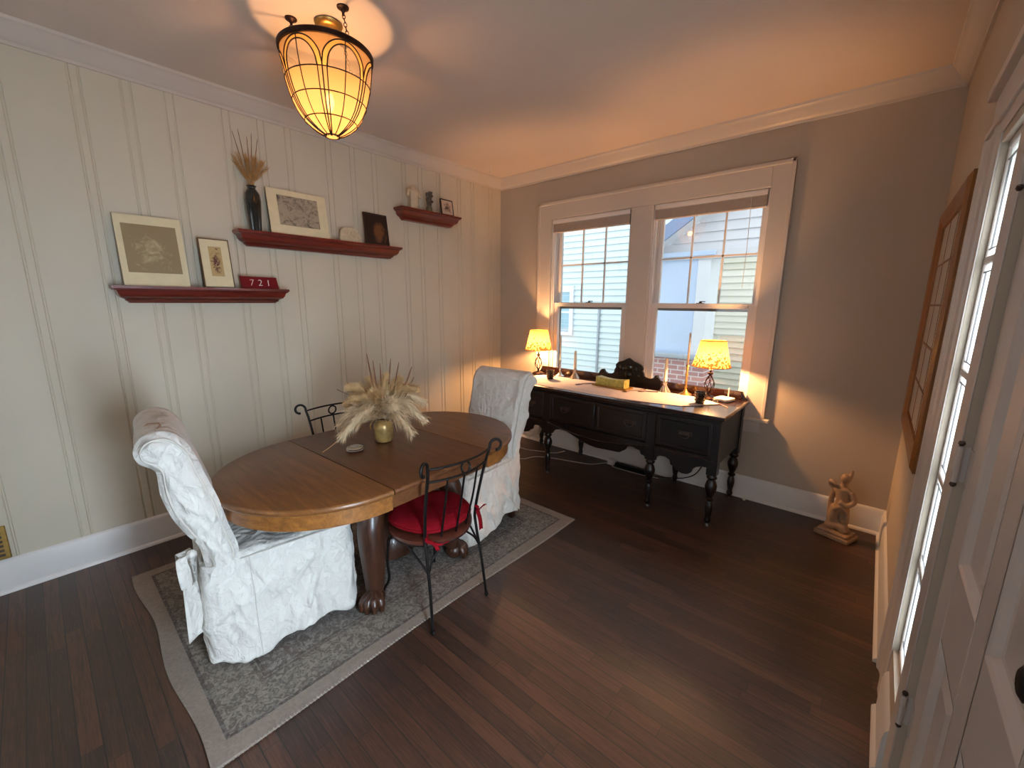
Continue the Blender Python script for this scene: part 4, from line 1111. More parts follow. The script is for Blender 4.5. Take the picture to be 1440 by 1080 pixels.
cup('dark patterned votive cup in front of the right lamp', (2.488, -.43, ZR))
# printed box on a tray
t = thing('serving_tray', 'small gold tray under the yellow printed box on the runner', 'tray', (1.69, -.33, ZR), -.1)
m = MB(); m.box(-.17, .17, -.055, .055, 0, .008); m.box(-.178, .178, -.063, -.054, 0, .016); m.box(-.178, .178, .054, .063, 0, .016); m.box(-.178, -.169, -.063, .063, 0, .016); m.box(.169, .178, -.063, .063, 0, .016); m.build('tray', M['box_base'], t, local=True, bevel=.002)
t = thing('printed_box', 'yellow green printed rectangular box standing on the gold tray', 'box', (1.69, -.33, ZR + .0085), -.1)
m = MB(); rows = []
for k in range(13):
    f_ = k / 12; x = -.15 + .30 * f_; w = .044 - .010 * math.sin(PI * f_); h = .078 - .012 * math.sin(PI * f_)
    rows.append([(x, -w, 0), (x, -w, h), (x, w, h), (x, w, 0)])
m.grid(rows, closed_u=True); m.f.append((0, 1, 2, 3)); m.m.append(0); o = len(m.v); m.f.append((o - 4, o - 3, o - 2, o - 1)); m.m.append(0)
m.build('box_body', M['box'], t, local=True, bevel=.003)
m = MB(); m.box(-.153, .153, -.0445, -.0405, .0, .006); m.build('box_edge', M['box_base'], t, local=True)
# serving pieces
def fork(name, label, a, b, tines=True):
    t = thing(name, label, 'cutlery', (a[0], a[1], ZR))
    A, B = Vector((a[0], a[1], ZR + .0032)), Vector((b[0], b[1], ZR + .0032)); d = (B - A).normalized(); w = Vector((-d.y, d.x, 0)); L = (B - A).length
    m = MB(); m.tube([B, B - d * L * .3, A + d * L * .35 + Vector((0, 0, .004)), A + d * L * .25], [.006, .004, .003, .004], 8); m.build('handle', M['pewter'], t)
    m = MB()
    if tines:
        for k in (-1, 0, 1): m.tube([A + d * L * .26, A + d * L * .2 + w * .010 * k, A + w * .010 * k], .0026, 6)
    else:
        m.ball(tuple(A + d * L * .12), .022, 12, 8, (1, 1, .14))
    m.build('tines' if tines else 'bowl', M['pewter'], t)
fork('serving_fork', 'dark serving fork lying left of the printed box on the runner', (1.39, -.47), (1.50, -.26))
fork('serving_spoon', 'dark serving spoon lying right of the printed box on the runner', (1.86, -.47), (1.97, -.24), False)
fork('serving_fork', 'dark serving fork lying behind the spoon, toward the short candlestick', (1.955, -.36), (2.09, -.26))
# router
t = thing('wifi_router', 'flat white router with one short antenna at the right end of the sideboard', 'router', (2.60, -.19, SZ), -.25)
m = MB(); m.prism([(-.055, -.065), (.055, -.065), (.062, -.05), (.062, .05), (.05, .068), (-.05, .068), (-.062, .05), (-.062, -.05)], .003, .024, 'z'); m.build('case', M['white_plastic'], t, local=True, bevel=.005)
m = MB(); m.lathe([(.006, .02), (.0055, .09), (.004, .094)], (.0, .062, 0), 10); m.build('antenna', M['white_plastic'], t, local=True)
m = MB()
for x in (-.045, .045):
    for y in (-.045, .045): m.lathe([(.008, 0), (.008, .004)], (x, y, 0), 8)
m.build('foot_pad', M['black'], t, local=True)
t = thing('trinket', 'little clear glass trinket beside the base of the right lamp', 'ornament', (2.555, -.27, SZ)); m = MB(); m.lathe([(.018, 0), (.024, .006), (.016, .016), (.02, .024), (.006, .03)], (2.56, -.285, SZ), 12); m.build('glass_stopper', M['crystal'], t)

# cords below the sideboard
def cord(name, label, pts, r, mat, cat='cord'):
    t = thing(name, label, cat, pts[0]); m = MB(); m.tube(bez(pts, 8), r, 6); m.build('cable', mat, t, smooth=True); return t
cord('loose_cable', 'white cord looping over the floor beneath the sideboard to the adapter', [(.60, -.50, .005), (.72, -.60, .005), (.86, -.58, .005), (.90, -.47, .005), (.98, -.40, .005), (1.12, -.345, .005), (1.28, -.30, .005), (1.45, -.24, .005), (1.53, -.15, .008), (1.58, -.10, .012)], .0042, M['cream_cord'])
cord('loose_cable', 'short white cord end lying on the floor behind the far slipcovered chair', [(.55, -.33, .005), (.7, -.34, .005), (.84, -.29, .005), (1.0, -.22, .005), (1.05, -.10, .005)], .0042, M['cream_cord'])
t = cord('cord_bundle', 'tangled bundle of white cords hanging behind the left end of the sideboard', [(.42, -.10, .13), (.48, -.12, .20), (.56, -.12, .14), (.62, -.11, .10), (.69, -.12, .15), (.70, -.10, .26), (.69, -.07, .40), (.69, -.05, .62)], .006, M['cream_cord'])
for k in range(4):
    m = MB(); m.tube(bez([(.40 + .02 * k, -.09 - .01 * k, .20 - .02 * k), (.47, -.12, .15 - .02 * k), (.55 + .01 * k, -.13, .10 - .012 * k), (.64, -.12, .09 + .02 * k), (.71, -.11, .14 + .02 * k), (.73, -.09, .22 + .03 * k)], 8), .005, 6); m.build('cable', M['cream_cord'], t, smooth=True)
m = MB(); m.box(.68, .73, -.10, -.06, .20, .27); m.build('plug', M['white_plastic'], t, bevel=.004)
t = thing('power_adapter', 'white plug adapter on the floor against the baseboard under the sideboard', 'adapter', (1.60, -.09, 0)); m = MB(); m.box(1.575, 1.64, -.125, -.07, .004, .06); m.lathe([(.018, .06), (.015, .07)], (1.607, -.098, 0), 12); m.build('adapter_case', M['white_plastic'], t, bevel=.008)
t = thing('power_strip', 'black power strip lying on the floor under the middle of the sideboard', 'power strip', (1.8, -.10, 0)); m = MB(); m.box(1.66, 1.98, -.13, -.075, .003, .042); m.build('strip_case', M['black'], t, bevel=.006); m = MB()
for k in range(5): m.box(1.69 + k * .055, 1.72 + k * .055, -.118, -.09, .0425, .0455)
m.build('socket', M['pewter'], t)
cord('loose_cable', 'thin white cord running along the baseboard right of the adapter', [(1.62, -.11, .03), (1.66, -.16, .012), (1.8, -.155, .006), (1.95, -.15, .006), (2.1, -.12, .006)], .0035, M['cream_cord'])
cord('loose_cable', 'black cord drooping beneath the right end of the sideboard', [(2.06, -.10, .006), (2.2, -.10, .035), (2.32, -.11, .07), (2.42, -.11, .14), (2.48, -.10, .28), (2.5, -.07, .45)], .005, M['black'])
m = MB(); t = thing('doorstop', 'tiny white plastic bit on the floor by the right back leg of the sideboard', 'floor clip', (2.80, -.07, 0)); m.lathe([(.010, 0), (.013, .008), (.009, .022), (.003, .026)], (2.80, -.055, 0), 10); m.build('clip', M['white_plastic'], t)

# ------------------------------------------------------------------ wall shelves
def shelf(label, y0, y1, zt):
    t = thing('wall_shelf', label, 'shelf', (0, (y0 + y1) / 2, zt), 0, 'cherry ledge shelves')
    D = .13; pr = [(.13, 0), (.13, -.016), (.124, -.018), (.122, -.024), (.112, -.027), (.108, -.036), (.104, -.05), (.092, -.066), (.076, -.074), (.07, -.078), (.068, -.086), (.058, -.092), (.054, -.1)]
    m = MB(); rings = []
    for d, z in pr:
        i = D - d; rings.append([(0, y0 + i, zt + z), (d, y0 + i, zt + z), (d, y1 - i, zt + z), (0, y1 - i, zt + z)])
    m.grid(rings, closed_u=True); m.f.append((0, 1, 2, 3)); m.m.append(0); q = len(m.v); m.f.append((q - 1, q - 2, q - 3, q - 4)); m.m.append(0)
    m.build('ledge', M['cherry'], t, smooth=True)
S1, S2, S3 = 1.678, 2.072, 2.431
shelf('cherry red ledge shelf, lowest and leftmost of the three, holding the house number', -3.407, -2.444, S1)
shelf('long cherry red ledge shelf in the middle, holding the black vase', -2.735, -1.442, S2)
shelf('short cherry red ledge shelf, highest and nearest the corner', -1.431, -.723, S3)

def picture(name, label, cat, y0, y1, z, h, xb, lean, frame=None, fw=.01, mat_=None, prn=None, pr=None, th=.008):
    """sheet leaning on the wall. local: y across, z up, front face +x"""
    yc = (y0 + y1) / 2; w = (y1 - y0) / 2
    t = thing(name, label, cat, (xb, yc, z + .001)); t.rotation_euler = (0, -math.radians(lean), 0)
    if frame:
        m = MB()
        for a in ((-w, -w + fw, 0, h), (w - fw, w, 0, h), (-w + fw, w - fw, 0, fw), (-w + fw, w - fw, h - fw, h)): m.box(-.006, .008, a[0], a[1], a[2], a[3])
        m.build('frame', frame, t, local=True, bevel=.002)
        MB().box(-.005, -.001, -w + fw * .6, w - fw * .6, fw * .6, h - fw * .6).build('backing', M['backing'], t, local=True)
        if mat_: MB().box(-.001, .003, -w + fw * .8, w - fw * .8, fw * .8, h - fw * .8).build('mat_board', mat_, t, local=True)
    else:
        MB().box(-.006, -.001, -w, w, 0, h).build('backing', M['backing'], t, local=True)
        if mat_: MB().box(-.001, .003, -w, w, 0, h).build('mat_board', mat_, t, local=True)
    if prn:
        MB().box(.002, .0036, pr[0], pr[1], pr[2], pr[3]).build('print', prn, t, local=True)
    return t
picture('matted_print', 'large cream matted taupe print leaning on the lowest shelf', 'picture', -3.347, -3.032, S1, .415, .095, 8, None, 0, M['mat'],
        print_mat('pale_figures_on_taupe', srgb(142, 122, 90), srgb(202, 184, 146), 13, .56, .80, (-.01, .20, .10, .10)), (-.128, .128, .078, .362))
picture('framed_print', 'small thin framed print with cream mat beside the house number', 'picture', -2.955, -2.783, S1, .318, .095, 8, M['frame_wood'], .006, M['mat'],
        print_mat('dark_red_figure_on_tan', srgb(186, 158, 108), srgb(84, 44, 40), 34, .52, .66, (0, .172, .026, .085)), (-.036, .036, .075, .268))
t = picture('number_plaque', 'burgundy plaque with the white number 721 on the lowest shelf', 'plaque', -2.742, -2.505, S1, .001, .095, 8)
for c in list(t.children): bpy.data.objects.remove(c, do_unlink=True)
m = MB(); m.prism([(-.118, 0), (.122, 0), (.112, .082), (-.124, .084)], -.008, .003, 'x'); m.build('plate', M['plaque'], t, local=True, bevel=.002)
cu = bpy.data.curves.new('digits_curve', 'FONT'); cu.body = '721'; cu.size = .062; cu.extrude = .0012; cu.align_x = 'CENTER'; cu.space_character = 1.7; cu.offset = -.0012
tmp = bpy.data.objects.new('tmp', cu); COL.objects.link(tmp); bpy.context.view_layer.update()
me = bpy.data.meshes.new_from_object(tmp.evaluated_get(bpy.context.evaluated_depsgraph_get())); bpy.data.objects.remove(tmp, do_unlink=True)
for v in me.vertices: x, y, z = v.co; v.co = (.0042 + z, x, y + .02)
me.materials.clear(); me.materials.append(M['white_digits']); o = bpy.data.objects.new('digits', me); COL.objects.link(o); o.parent = t
# black vase with dried wheat
bx, by = .07, -2.607
t = thing('floor_vase', 'tall black glazed vase of dried wheat on the left end of the middle shelf', 'vase', (bx, by, S2)); t.name = 'tall_vase'
m = MB(); m.lathe([(.030, 0), (.036, .004), (.040, .06), (.046, .14), (.050, .20), (.046, .245), (.030, .272), (.023, .282), (.026, .292), (.032, .298), (.027, .297), (.020, .284), (.026, .272), (.001, .25)], (bx, by, S2), 30, cap=False); m.add([(bx + .03 * math.cos(2 * PI * k / 30), by + .03 * math.sin(2 * PI * k / 30), S2) for k in range(30)], [tuple(range(29, -1, -1))])
m.build('vase_body', M['vase_black'], t, smooth=True)
rnd = random.Random(5)
def spray(dy, dx, h, kind):
    t = thing('wheat_stalk' if kind else 'dried_spike', 'bushy tan wheat head in the black vase' if kind else 'long thin spike standing above the wheat in the black vase', 'dried plant', (bx, by, S2 + .2545), 0, 'wheat in the black vase' if kind else 'long spikes in the black vase')
    b0 = (bx + rnd.uniform(-.006, .006), by + rnd.uniform(-.006, .006), S2 + .256); top = (bx + dx, by + dy, S2 + h)
    ax = bez([b0, (bx + dx * .2, by + dy * .25, S2 + .33), (bx + dx * .65, by + dy * .65, S2 + .33 + (h - .33) * .55), top], 6)
    n_ = len(ax); m = MB(); m.tube(ax, [.0013 if not kind else .0014] * (n_ - 8) + [.0026 if not kind else .0016] * 4 + [.002] * 3 + [.0008], 5); m.build('stem', M['stem'] if not kind else M['wheat'], t)
    if kind:
        m = MB()
        for q in range(110):
            i = rnd.randint(int(n_ * .35), n_ - 2); p = Vector(ax[i]); d = (Vector(ax[i + 1]) - p).normalized(); r = Matrix.Rotation(rnd.random() * 6.28, 3, d) @ d.orthogonal().normalized()
            L = rnd.uniform(.02, .045); w = d.cross(r) * .0013; e = p + d * L + r * L * .35; mid = p + d * L * .5 + r * L * .28
            e.x = max(e.x, .006); mid.x = max(mid.x, .006)
            m.add([p - w, p + w, mid + w, mid - w, e], [(0, 1, 2, 3), (3, 2, 4)])
        m.build('head', M['wheat'], t)
for k in range(12):
    a = -1 + 2 * k / 11; spray(a * .10 + rnd.uniform(-.01, .01), rnd.uniform(-.01, .06), .45 + .03 * math.cos(a * 2) + rnd.uniform(-.03, .02), True)
for dy, h in ((-.085, .62), (-.05, .64), (.0, .61), (.03, .635), (.065, .61)): spray(dy, .01, h, False)
picture('matted_print', 'cream matted grey landscape print leaning on the middle shelf beside the black vase', 'picture', -2.515, -2.09, S2, .318, .095, 8, None, 0, M['mat'],
        print_mat('grey_etching', srgb(166, 150, 128), srgb(92, 82, 70), 16, .46, .66), (-.145, .145, .066, .278))
# plaster relief
t = thing('plaster_relief', 'small cream plaster relief between the landscape print and the dark picture', 'ornament', (.085, -1.905, S2 + .001)); t.rotation_euler = (0, -math.radians(10), 0)
m = MB(); m.prism([(-.095, .0), (.09, .0), (.095, .035), (.08, .07), (.055, .108), (.01, .118), (-.05, .115), (-.082, .085), (-.09, .04)], -.012, .006, 'x')
m.build('slab', M['relief'], t, local=True, bevel=.004)
m = MB()
for pts, r in (([(-.02, .02), (-.03, .06), (0, .09), (.035, .085), (.05, .06)], .006), ([(0, .03), (.015, .05), (.04, .045)], .006), ([(-.05, .03), (-.045, .07), (-.03, .09)], .005), ([(.03, .02), (.06, .03), (.07, .05)], .005)):
    m.tube(bez([(.007, a, b) for a, b in pts], 5), r, 7)
m.ball((.007, .012, .07), .014, 10, 8, (.6, 1, 1)); m.build('carving', M['relief'], t, local=True, smooth=True)
picture('dark_picture', 'unframed dark brown picture at the right end of the middle shelf', 'picture', -1.775, -1.552, S2, .262, .095, 8, M['frame_dark'], .008, M['frame_dark'],
        print_mat('brown_shape_on_black', srgb(40, 24, 17), srgb(112, 70, 40), 7, .50, .62, (.02, .11, .07, .11), .6), (-.10, .10, .012, .248))
# top shelf pieces
t = thing('torso_figurine', 'small cream armless torso figurine at the left of the short upper shelf', 'figurine', (.07, -1.255, S3))
m = MB(); c0 = (.07, -1.255, S3)
rows = []
for z, ry, rx, ox in ((0, .040, .03, 0), (.02, .040, .03, 0), (.06, .042, .032, .002), (.09, .036, .027, .003), (.115, .042, .03, .004), (.145, .052, .03, .003), (.165, .05, .026, 0), (.178, .03, .02, -.002), (.19, .017, .016, -.002), (.21, .015, .014, -.002)):
    rows.append([(c0[0] + ox + rx * math.cos(2 * PI * k / 20), c0[1] + ry * math.sin(2 * PI * k / 20), c0[2] + z) for k in range(20)])
m.grid(rows, closed_u=True); q = len(m.v); m.f.append(tuple(range(q - 20, q))); m.m.append(0); m.f.append(tuple(range(19, -1, -1))); m.m.append(0)
for s_ in (-1, 1): m.tube([(c0[0], c0[1] + s_ * .045, c0[2] + .165), (c0[0], c0[1] + s_ * .062, c0[2] + .135), (c0[0] + .005, c0[1] + s_ * .066, c0[2] + .105)], [.02, .018, .014], 10)
m.build('torso', M['alabaster'], t, smooth=True)
t = thing('carved_figurine', 'small dark carved figurine in the middle of the short upper shelf', 'figurine', (.07, -1.08, S3))
c0 = (.07, -1.08, S3); m = MB(); m.lathe([(.036, 0), (.036, .012), (.030, .018), (.028, .05), (.02, .055)], c0, 16); m.build('base', M['teal_green'], t, smooth=True)
m = MB(); rows = []
for z, r in ((.05, .022), (.075, .026), (.10, .024), (.115, .03), (.135, .026), (.15, .03), (.165, .034), (.175, .028)):
    rows.append([(c0[0] + r * .7 * math.cos(2 * PI * k / 16), c0[1] + r * (1 + .15 * math.sin(k * 3 + z * 60)) * math.sin(2 * PI * k / 16), c0[2] + z) for k in range(16)])
m.grid(rows, closed_u=True); q = len(m.v); m.f.append(tuple(range(q - 16, q))); m.m.append(0)
for a, b in ((.028, .10), (-.03, .12), (.026, .15), (-.026, .165), (0, .178), (.02, .178)): m.ball((c0[0] + .012, c0[1] + a, c0[2] + b), .012, 8, 6)
m.build('figure', M['dark_figure'], t, smooth=True)
picture('framed_print', 'tiny dark framed print of a round medallion on the short upper shelf', 'picture', -.955, -.80, S3, .150, .10, 9, M['frame_dark'], .009, plain('pale_pink_mat', srgb(206, 180, 160), .7, 0, .03, 30),
        print_mat('round_medallion', srgb(206, 180, 160), srgb(90, 66, 54), 30, .55, .63, (0, .072, .05, .05)), (-.058, .058, .018, .128))

# ------------------------------------------------------------------ statue on the floor
sx, sy = 3.415, -.225
t = thing('statuette', 'tan stone statuette of a draped figure on the floor in the right back corner', 'statue', (sx, sy, 0), -.35)
m = MB(); m.prism([(-.10, -.08), (.10, -.08), (.105, -.07), (.105, .07), (.10, .08), (-.10, .08), (-.105, .07), (-.105, -.07)], .0, .03, 'z'); m.prism([(-.09, -.068), (.09, -.068), (.09, .068), (-.09, .068)], .03, .05, 'z'); m.build('plinth', M['statue'], t, local=True, bevel=.006)
m = MB()
m.tube(bez([(-.045, 0, .05), (-.03, 0, .075), (.0, .0, .085), (.03, 0, .08), (.05, 0, .05)], 5), .036, 12)
def limb(pts, r): m.tube(bez(pts, 6), [r[0] + (r[-1] - r[0]) * k / (6 * (len(pts) - 1)) for k in range(6 * (len(pts) - 1) + 1)], 12)
limb([(-.02, 0, .07), (-.028, -.012, .14), (-.015, -.008, .215)], (.022, .034)); limb([(.03, .008, .07), (.034, .0, .14), (.018, .004, .22)], (.022, .036))
limb([(.0, 0, .20), (.012, .0, .25), (.008, .0, .30), (.0, .0, .355)], (.046, .04)); m.ball((.0, 0, .34), .05, 14, 10, (1.1, .75, .7))
limb([(.0, 0, .36), (.004, 0, .39), (.008, 0, .405)], (.022, .018)); m.ball((.01, -.004, .432), .032, 14, 12, (.92, 1, 1.15))
limb([(.05, 0, .345), (.078, -.01, .29), (.05, -.035, .255), (.01, -.045, .27)], (.02, .013))
limb([(-.048, 0, .345), (-.072, -.006, .37), (-.06, -.03, .395), (-.03, -.035, .38)], (.019, .013))
limb([(-.05, .01, .34), (-.062, .012, .24), (-.056, .01, .14), (-.05, .01, .06)], (.016, .02))
limb([(.03, .0, .44), (.036, .004, .475), (.034, .004, .50)], (.013, .008))
limb([(-.02, -.03, .20), (.02, -.04, .235), (.05, -.02, .20), (.045, -.02, .12)], (.016, .012))
o = m.build('figure', M['statue'], t, local=True, smooth=True)
rm = o.modifiers.new('fuse', 'REMESH'); rm.mode = 'VOXEL'; rm.voxel_size = .0055; rm.use_smooth_shade = True
sm = o.modifiers.new('soft', 'SMOOTH'); sm.factor = .5; sm.iterations = 4

# ------------------------------------------------------------------ hanging lamp
PX, PY = 1.19, -2.575
ZRIM, RR = 2.812, .215; ZB = 2.43
t = thing('pendant_lamp', 'lit amber art glass bowl lamp hung on three short chains from the ceiling', 'pendant lamp', (PX, PY, CEIL))
BR = [(0, 1), (.1, .995), (.2, .98), (.36, .935), (.5, .875), (.6, .82), (.72, .725), (.83, .59), (.9, .45), (.95, .32), (1, .14)]
def bowl_r(f_):
    for (a, p), (b, q) in zip(BR, BR[1:]):
        if f_ <= b + 1e-9: return RR * (p + (q - p) * (f_ - a) / (b - a))
    return RR * BR[-1][1]
AOFF = math.radians(30 - 4)
def bp(f_, a, off=0):
    a += AOFF; r = bowl_r(f_) * 1.0 - .004 + off; return (PX + r * math.cos(a), PY + r * math.sin(a), ZRIM - .012 - (ZRIM - .012 - ZB) * f_)
NA = 72; NF = 30
panels = {0: MB(), 1: MB(), 2: MB()}
NL = 6                                                   # six arched panels
def arch(a, w):                                           # depth of the arch edge inside a panel (0 rim)
    s_ = abs(((a / (2 * PI / NL)) % 1) - .5) * 2       # 0 centre .. 1 border
    if s_ > w: return 2
    return .03 + (1 - w) * .25 + .29 * (1 - math.sqrt(max(0, 1 - (s_ / w) ** 2)))
def cell(fm, am):
    e_out, e_in = arch(am, .995), arch(am, .80)
    if fm < e_out: return 0                            # spandrel
    if fm < e_in and fm < .36: return 2                 # honey border of the arch
    if fm < .36: return 1                                # clearer upper pane
    return 0
NA, NF = 144, 60
for i in range(NF):
    for k in range(NA):
        f0, f1 = i / NF, (i + 1) / NF; a0, a1 = 2 * PI * k / NA, 2 * PI * (k + 1) / NA
        panels[cell((f0 + f1) / 2, (a0 + a1) / 2)].add([bp(f0, a0), bp(f0, a1), bp(f1, a1), bp(f1, a0)], [(0, 1, 2, 3)])
panels[0].add([bp(1, 2 * PI * k / NA) for k in range(NA)], [tuple(range(NA))])
sh = panels[0].build('glass_bowl', M['art_glass'], t, smooth=True)
panels[1].build('upper_pane', M['art_glass_clear'], sh, smooth=True)
panels[2].build('arch_border', M['art_glass_border'], sh, smooth=True)
m = MB(); A6 = 2 * PI / NL
for k in range(NL):
    for w in (.995, .80):
        pts = []
        for j in range(33):
            s_ = -w + 2 * w * j / 32; a = (k + .5 + s_ / 2) * A6
            pts.append(bp(.03 + (1 - w) * .25 + .29 * (1 - math.sqrt(max(0, 1 - (s_ / w) ** 2))), a, .002))
        m.tube(pts, .0032, 5)
        for sd in (-1, 1):
            a = (k + .5 + sd * w / 2) * A6; m.tube([bp(.32 + (1 - w) * .25 + (1 - .32 - (1 - w) * .25) * j / 16, a, .002) for j in range(17)], .0028, 5)
    a = (k + .5) * A6; m.tube([bp(.03 + .97 * j / 20, a, .002) for j in range(21)], .0026, 5)
for f_ in (.36, .60, .83):
    m.tube([bp(f_, 2 * PI * k / 72, .002) for k in range(72)], .0026, 5, closed=True)
m.tube([bp(.99, 2 * PI * k / 24, .003) for k in range(24)], .004, 6, closed=True)
m.build('lead_lines', M['came'], t, smooth=True)
m = MB(); m.lathe([(RR - .008, ZRIM - .02), (RR + .006, ZRIM - .02), (RR + .008, ZRIM), (RR + .002, ZRIM + .006), (RR - .008, ZRIM + .004), (RR - .008, ZRIM - .02)], (PX, PY, 0), 72, cap=False); m.build('rim', M['bronze'], t, smooth=True)
for i, (hx_, hy_) in enumerate(((1.108, -2.702), (1.377, -2.577), (1.11, -2.43))):
    a = math.atan2(hy_ - PY, hx_ - PX); rx_, ry_ = PX + (RR - .002) * math.cos(a), PY + (RR - .002) * math.sin(a)
    m = MB(); m.lathe([(.028, 0), (.026, -.006), (.012, -.012), (.006, -.024), (.006, -.034)], (hx_, hy_, CEIL), 14); m.build('ceiling_hook_plate', M['bronze'], t, smooth=True)
    m = MB(); A = Vector((hx_, hy_, CEIL - .03)); Bv = Vector((rx_, ry_, ZRIM + .004)); nl = 5
    for j in range(nl):
        p0 = A + (Bv - A) * (j / nl); p1 = A + (Bv - A) * ((j + 1) / nl); d = (p1 - p0); c_ = (p0 + p1) / 2; u = d.normalized(); s_ = u.orthogonal().normalized()
        if j % 2: s_ = u.cross(s_)
        L = d.length * .62
        m.tube([c_ + u * L * math.cos(2 * PI * q / 12) + s_ * .007 * math.sin(2 * PI * q / 12) for q in range(12)], .0019, 5, closed=True)
    m.build('chain', M['bronze'], t, smooth=True)
m = MB(); m.lathe([(.062, CEIL), (.066, CEIL - .006), (.06, CEIL - .018), (.045, CEIL - .024), (.02, CEIL - .026)], (1.211, -2.566, 0), 28); m.build('ceiling_plate', M['brass'], t, smooth=True)
BZ = 2.60
m = MB(); m.tube([(1.211, -2.566, CEIL - .026), (1.2, -2.57, 2.80), (PX, PY, BZ + .07)], .004, 6); m.build('cord', M['brass'], t)
m = MB(); m.lathe([(.016, BZ + .03), (.018, BZ + .05), (.014, BZ + .085)], (PX, PY, 0), 14); m.build('socket', M['brass'], t)
m = MB(); m.lathe([(.011, BZ + .03), (.018, BZ + .012), (.022, BZ - .01), (.014, BZ - .035), (.003, BZ - .055), (.0005, BZ - .058)], (PX, PY, 0), 16); m.build('bulb', M['bulb'], t, smooth=True)

# ------------------------------------------------------------------ outside: neighbour's house
struct(MB().box(-14, 14, .2, 14, -.9, -.8).build('ground', M['grass']))
t = thing('neighbour_house', 'pale lap sided house with gabled porch seen through the windows', 'house', (0, 3.6, -.8))
def lap(name, x0, x1, y, z0, z1, mat, pitch=.115, zfun=None):
    m = MB(); z = z0
    while z < z1:
        zt = min(z + pitch, z1)
        a0, a1 = (x0, x1) if zfun is None else zfun(z)
        if a1 > a0: m.add([(a0, y - .026, z), (a1, y - .026, z), (a1, y, zt), (a0, y, zt), (a0, y, z), (a1, y, z)], [(0, 1, 2, 3), (0, 4, 5, 1)])
        z += pitch
    return m.build(name, mat, t)
lap('side_siding', -6.5, 1.25, 3.5, -.8, 6.0, M['siding'])
MB().box(-6.5, 1.25, 3.502, 3.6, -.8, 6).build('wall_core', M['house_trim'], t)
MB().box(-.645, -.605, 3.44, 3.48, -.8, 1.5).build('conduit', M['stone_cap'], t, bevel=.01)
def nwin(x0, x1, z0, z1):
    m = MB(); m.box(x0 - .09, x1 + .09, 3.45, 3.50, z1, z1 + .12); m.box(x0 - .09, x0, 3.45, 3.5, z0, z1); m.box(x1, x1 + .09, 3.45, 3.5, z0, z1); m.box(x0 - .09, x1 + .09, 3.44, 3.5, z0 - .06, z0); m.box(x0, x1, 3.47, 3.5, (z0 + z1) / 2 - .02, (z0 + z1) / 2 + .02)
    f = m.build('window', M['house_trim'], t); m = MB(); m.box(x0, x1, 3.475, 3.48, z0, z1); m.build('pane', plain('far_window_glass', srgb(150, 186, 202), .1, 0, .1, 3), f)
nwin(-1.75, -1.30, 1.0, 1.80); nwin(.02, .55, .95, 1.84)
# porch: gable, rake, beam, column, brick pier, back wall
GY = 2.5; APX, APZ = 2.75, 3.70; SL = .68
def gz(z): h = (APZ - .12 - z) / SL; return (max(APX - h, .93), min(APX + h, 4.6))
lap('gable_siding', 0, 0, GY, 2.30, 3.5, M['siding_lav'], .125, gz)
m = MB()
for s_ in (-1, 1):
    m.prism([(APX, APZ + .10), (APX + s_ * 2.15, APZ + .10 - 2.15 * SL), (APX + s_ * 2.15, APZ - .10 - 2.15 * SL), (APX, APZ - .10)], GY - .30, GY - .26, 'y')
m.build('rake_fascia', M['blue_fascia'], t)
m = MB()
for s_ in (-1, 1): m.prism([(APX, APZ - .06), (APX + s_ * 2.15, APZ - .06 - 2.15 * SL), (APX + s_ * 2.15, APZ - .09 - 2.15 * SL), (APX, APZ - .09)], GY - .26, GY + .02, 'y')
m.build('soffit', M['house_trim'], t)
MB().box(.55, 5.0, GY - .06, GY + .12, 2.20, 2.31).build('porch_beam', M['siding_lav'], t)
MB().box(.84, 1.68, GY - .09, GY + .45, 2.235, 2.30).build('column_cap', M['blue_wood'], t, bevel=.01)
MB().box(.90, 1.45, GY - .02, GY + .4, .86, 2.24).build('column', M['blue_wood'], t, bevel=.006)
MB().box(1.45, 1.62, GY - .03, GY + .4, .86, 2.24).build('column_trim', M['house_trim'], t, bevel=.006)
MB().box(.80, 1.72, GY - .12, GY + .5, .80, .87).build('pier_cap', M['stone_cap'], t, bevel=.02)
MB().box(.84, 1.66, GY - .06, GY + .46, -.8, .80).build('brick_pier', M['brick'], t)
MB().box(1.55, 5.0, GY - .05, GY + .1, -.8, -.1).build('porch_skirt', M['brick'], t)
lap('porch_siding', -1.5, 6, 4.6, -.8, 3.2, M['siding_warm'])
MB().box(-1.5, 6, 4.602, 4.7, -.8, 3.2).build('porch_core', M['house_trim'], t)

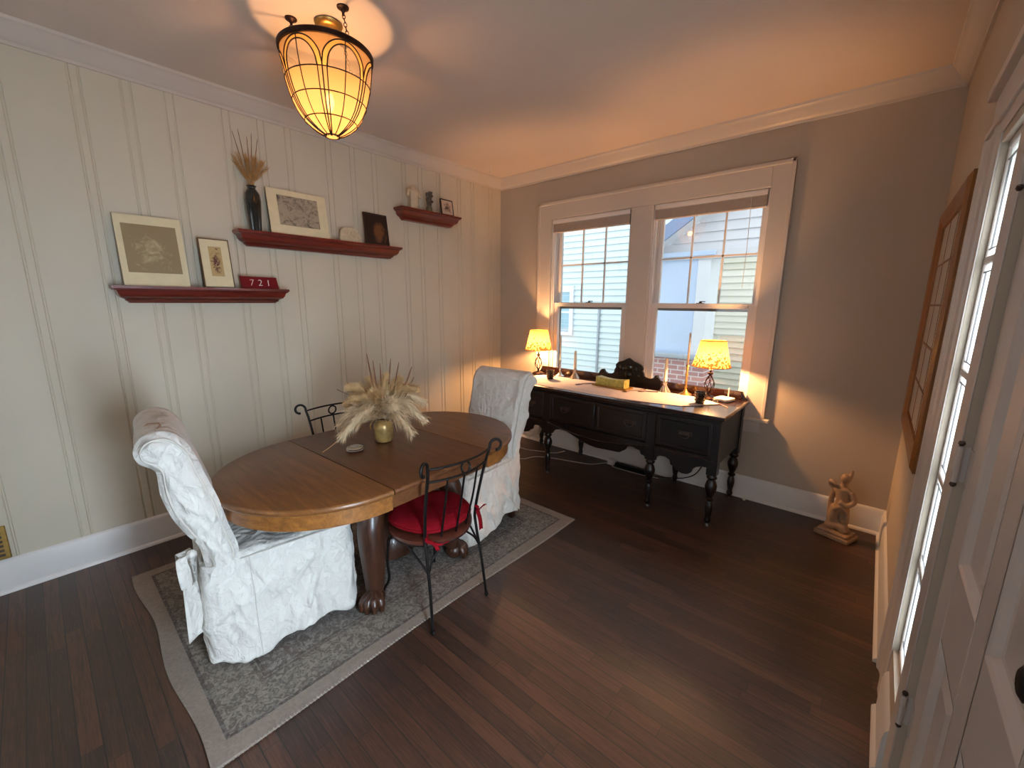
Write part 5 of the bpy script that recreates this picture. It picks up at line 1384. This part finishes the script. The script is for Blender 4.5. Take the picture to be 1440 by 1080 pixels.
# ------------------------------------------------------------------ lights, world, camera
def add_light(name, typ, loc, energy, col, **kw):
    l = bpy.data.lights.new(name, typ); l.energy = energy; l.color = col
    for k, v in kw.items():
        if k != 'rot': setattr(l, k, v)
    o = bpy.data.objects.new(name, l); COL.objects.link(o); o.location = loc
    if 'rot' in kw: o.rotation_euler = kw['rot']
    return o
add_light('pendant_light', 'POINT', (PX, PY, BZ - .005), 12, (1, .52, .22), shadow_soft_size=.03)
for i, (x, y) in enumerate(LAMPS): add_light('table_lamp_light', 'POINT', (x, y, SZ + .315), 52, (1, .50, .20), shadow_soft_size=.025)
add_light('rear_window_daylight', 'AREA', (1.75, YB - .25, 1.55), 70, (.80, .89, 1), shape='RECTANGLE', size=2.4, size_y=1.7, rot=(PI / 2, 0, PI))
add_light('sidelight_daylight', 'AREA', (W + .32, -3.35, 1.05), 130, (.68, .82, 1), shape='RECTANGLE', size=.5, size_y=1.3, spread=2.0, rot=(PI / 2 - .28, 0, PI / 2))
add_light('sidelight_daylight', 'AREA', (W + .40, -1.87, 1.05), 16, (.82, .90, 1), shape='RECTANGLE', size=.5, size_y=1.9, spread=2.0, rot=(PI / 2 - .28, 0, PI / 2))
wd = bpy.data.worlds.new('sky'); sc.world = wd; wd.use_nodes = True; nt = wd.node_tree; nt.nodes.clear()
o_ = nt.nodes.new('ShaderNodeOutputWorld'); b_ = nt.nodes.new('ShaderNodeBackground'); b_.inputs[0].default_value = (.86, .95, 1.0, 1); b_.inputs[1].default_value = 2.0
nt.links.new(b_.outputs[0], o_.inputs[0])

cam = bpy.data.cameras.new('camera'); co = bpy.data.objects.new('camera', cam); COL.objects.link(co); sc.camera = co
F_PX = 586.099
cam.sensor_fit = 'HORIZONTAL'; cam.sensor_width = 36; cam.lens = F_PX / 1440 * 36; cam.clip_start = .02; cam.clip_end = 100
R_ = Matrix(((.75305945, .65791695, .00683664), (-.13241933, .14137419, .98105987), (.64448939, -.73970171, .19358409)))
co.matrix_world = Matrix.Translation((3.45233, -3.74177, 1.6)) @ R_.transposed().to_4x4()
vs_ = sc.view_settings; sc.display_settings.display_device = 'sRGB'
vs_.view_transform = 'Standard'; vs_.look = 'None'; vs_.gamma = 1; vs_.use_curve_mapping = False; vs_.exposure = 0.28
cy = sc.cycles
cy.use_denoising = True; cy.max_bounces = 10; cy.diffuse_bounces = 5; cy.glossy_bounces = 4; cy.transparent_max_bounces = 16; cy.transmission_bounces = 8; cy.sample_clamp_indirect = 4; cy.caustics_reflective = False; cy.caustics_refractive = False
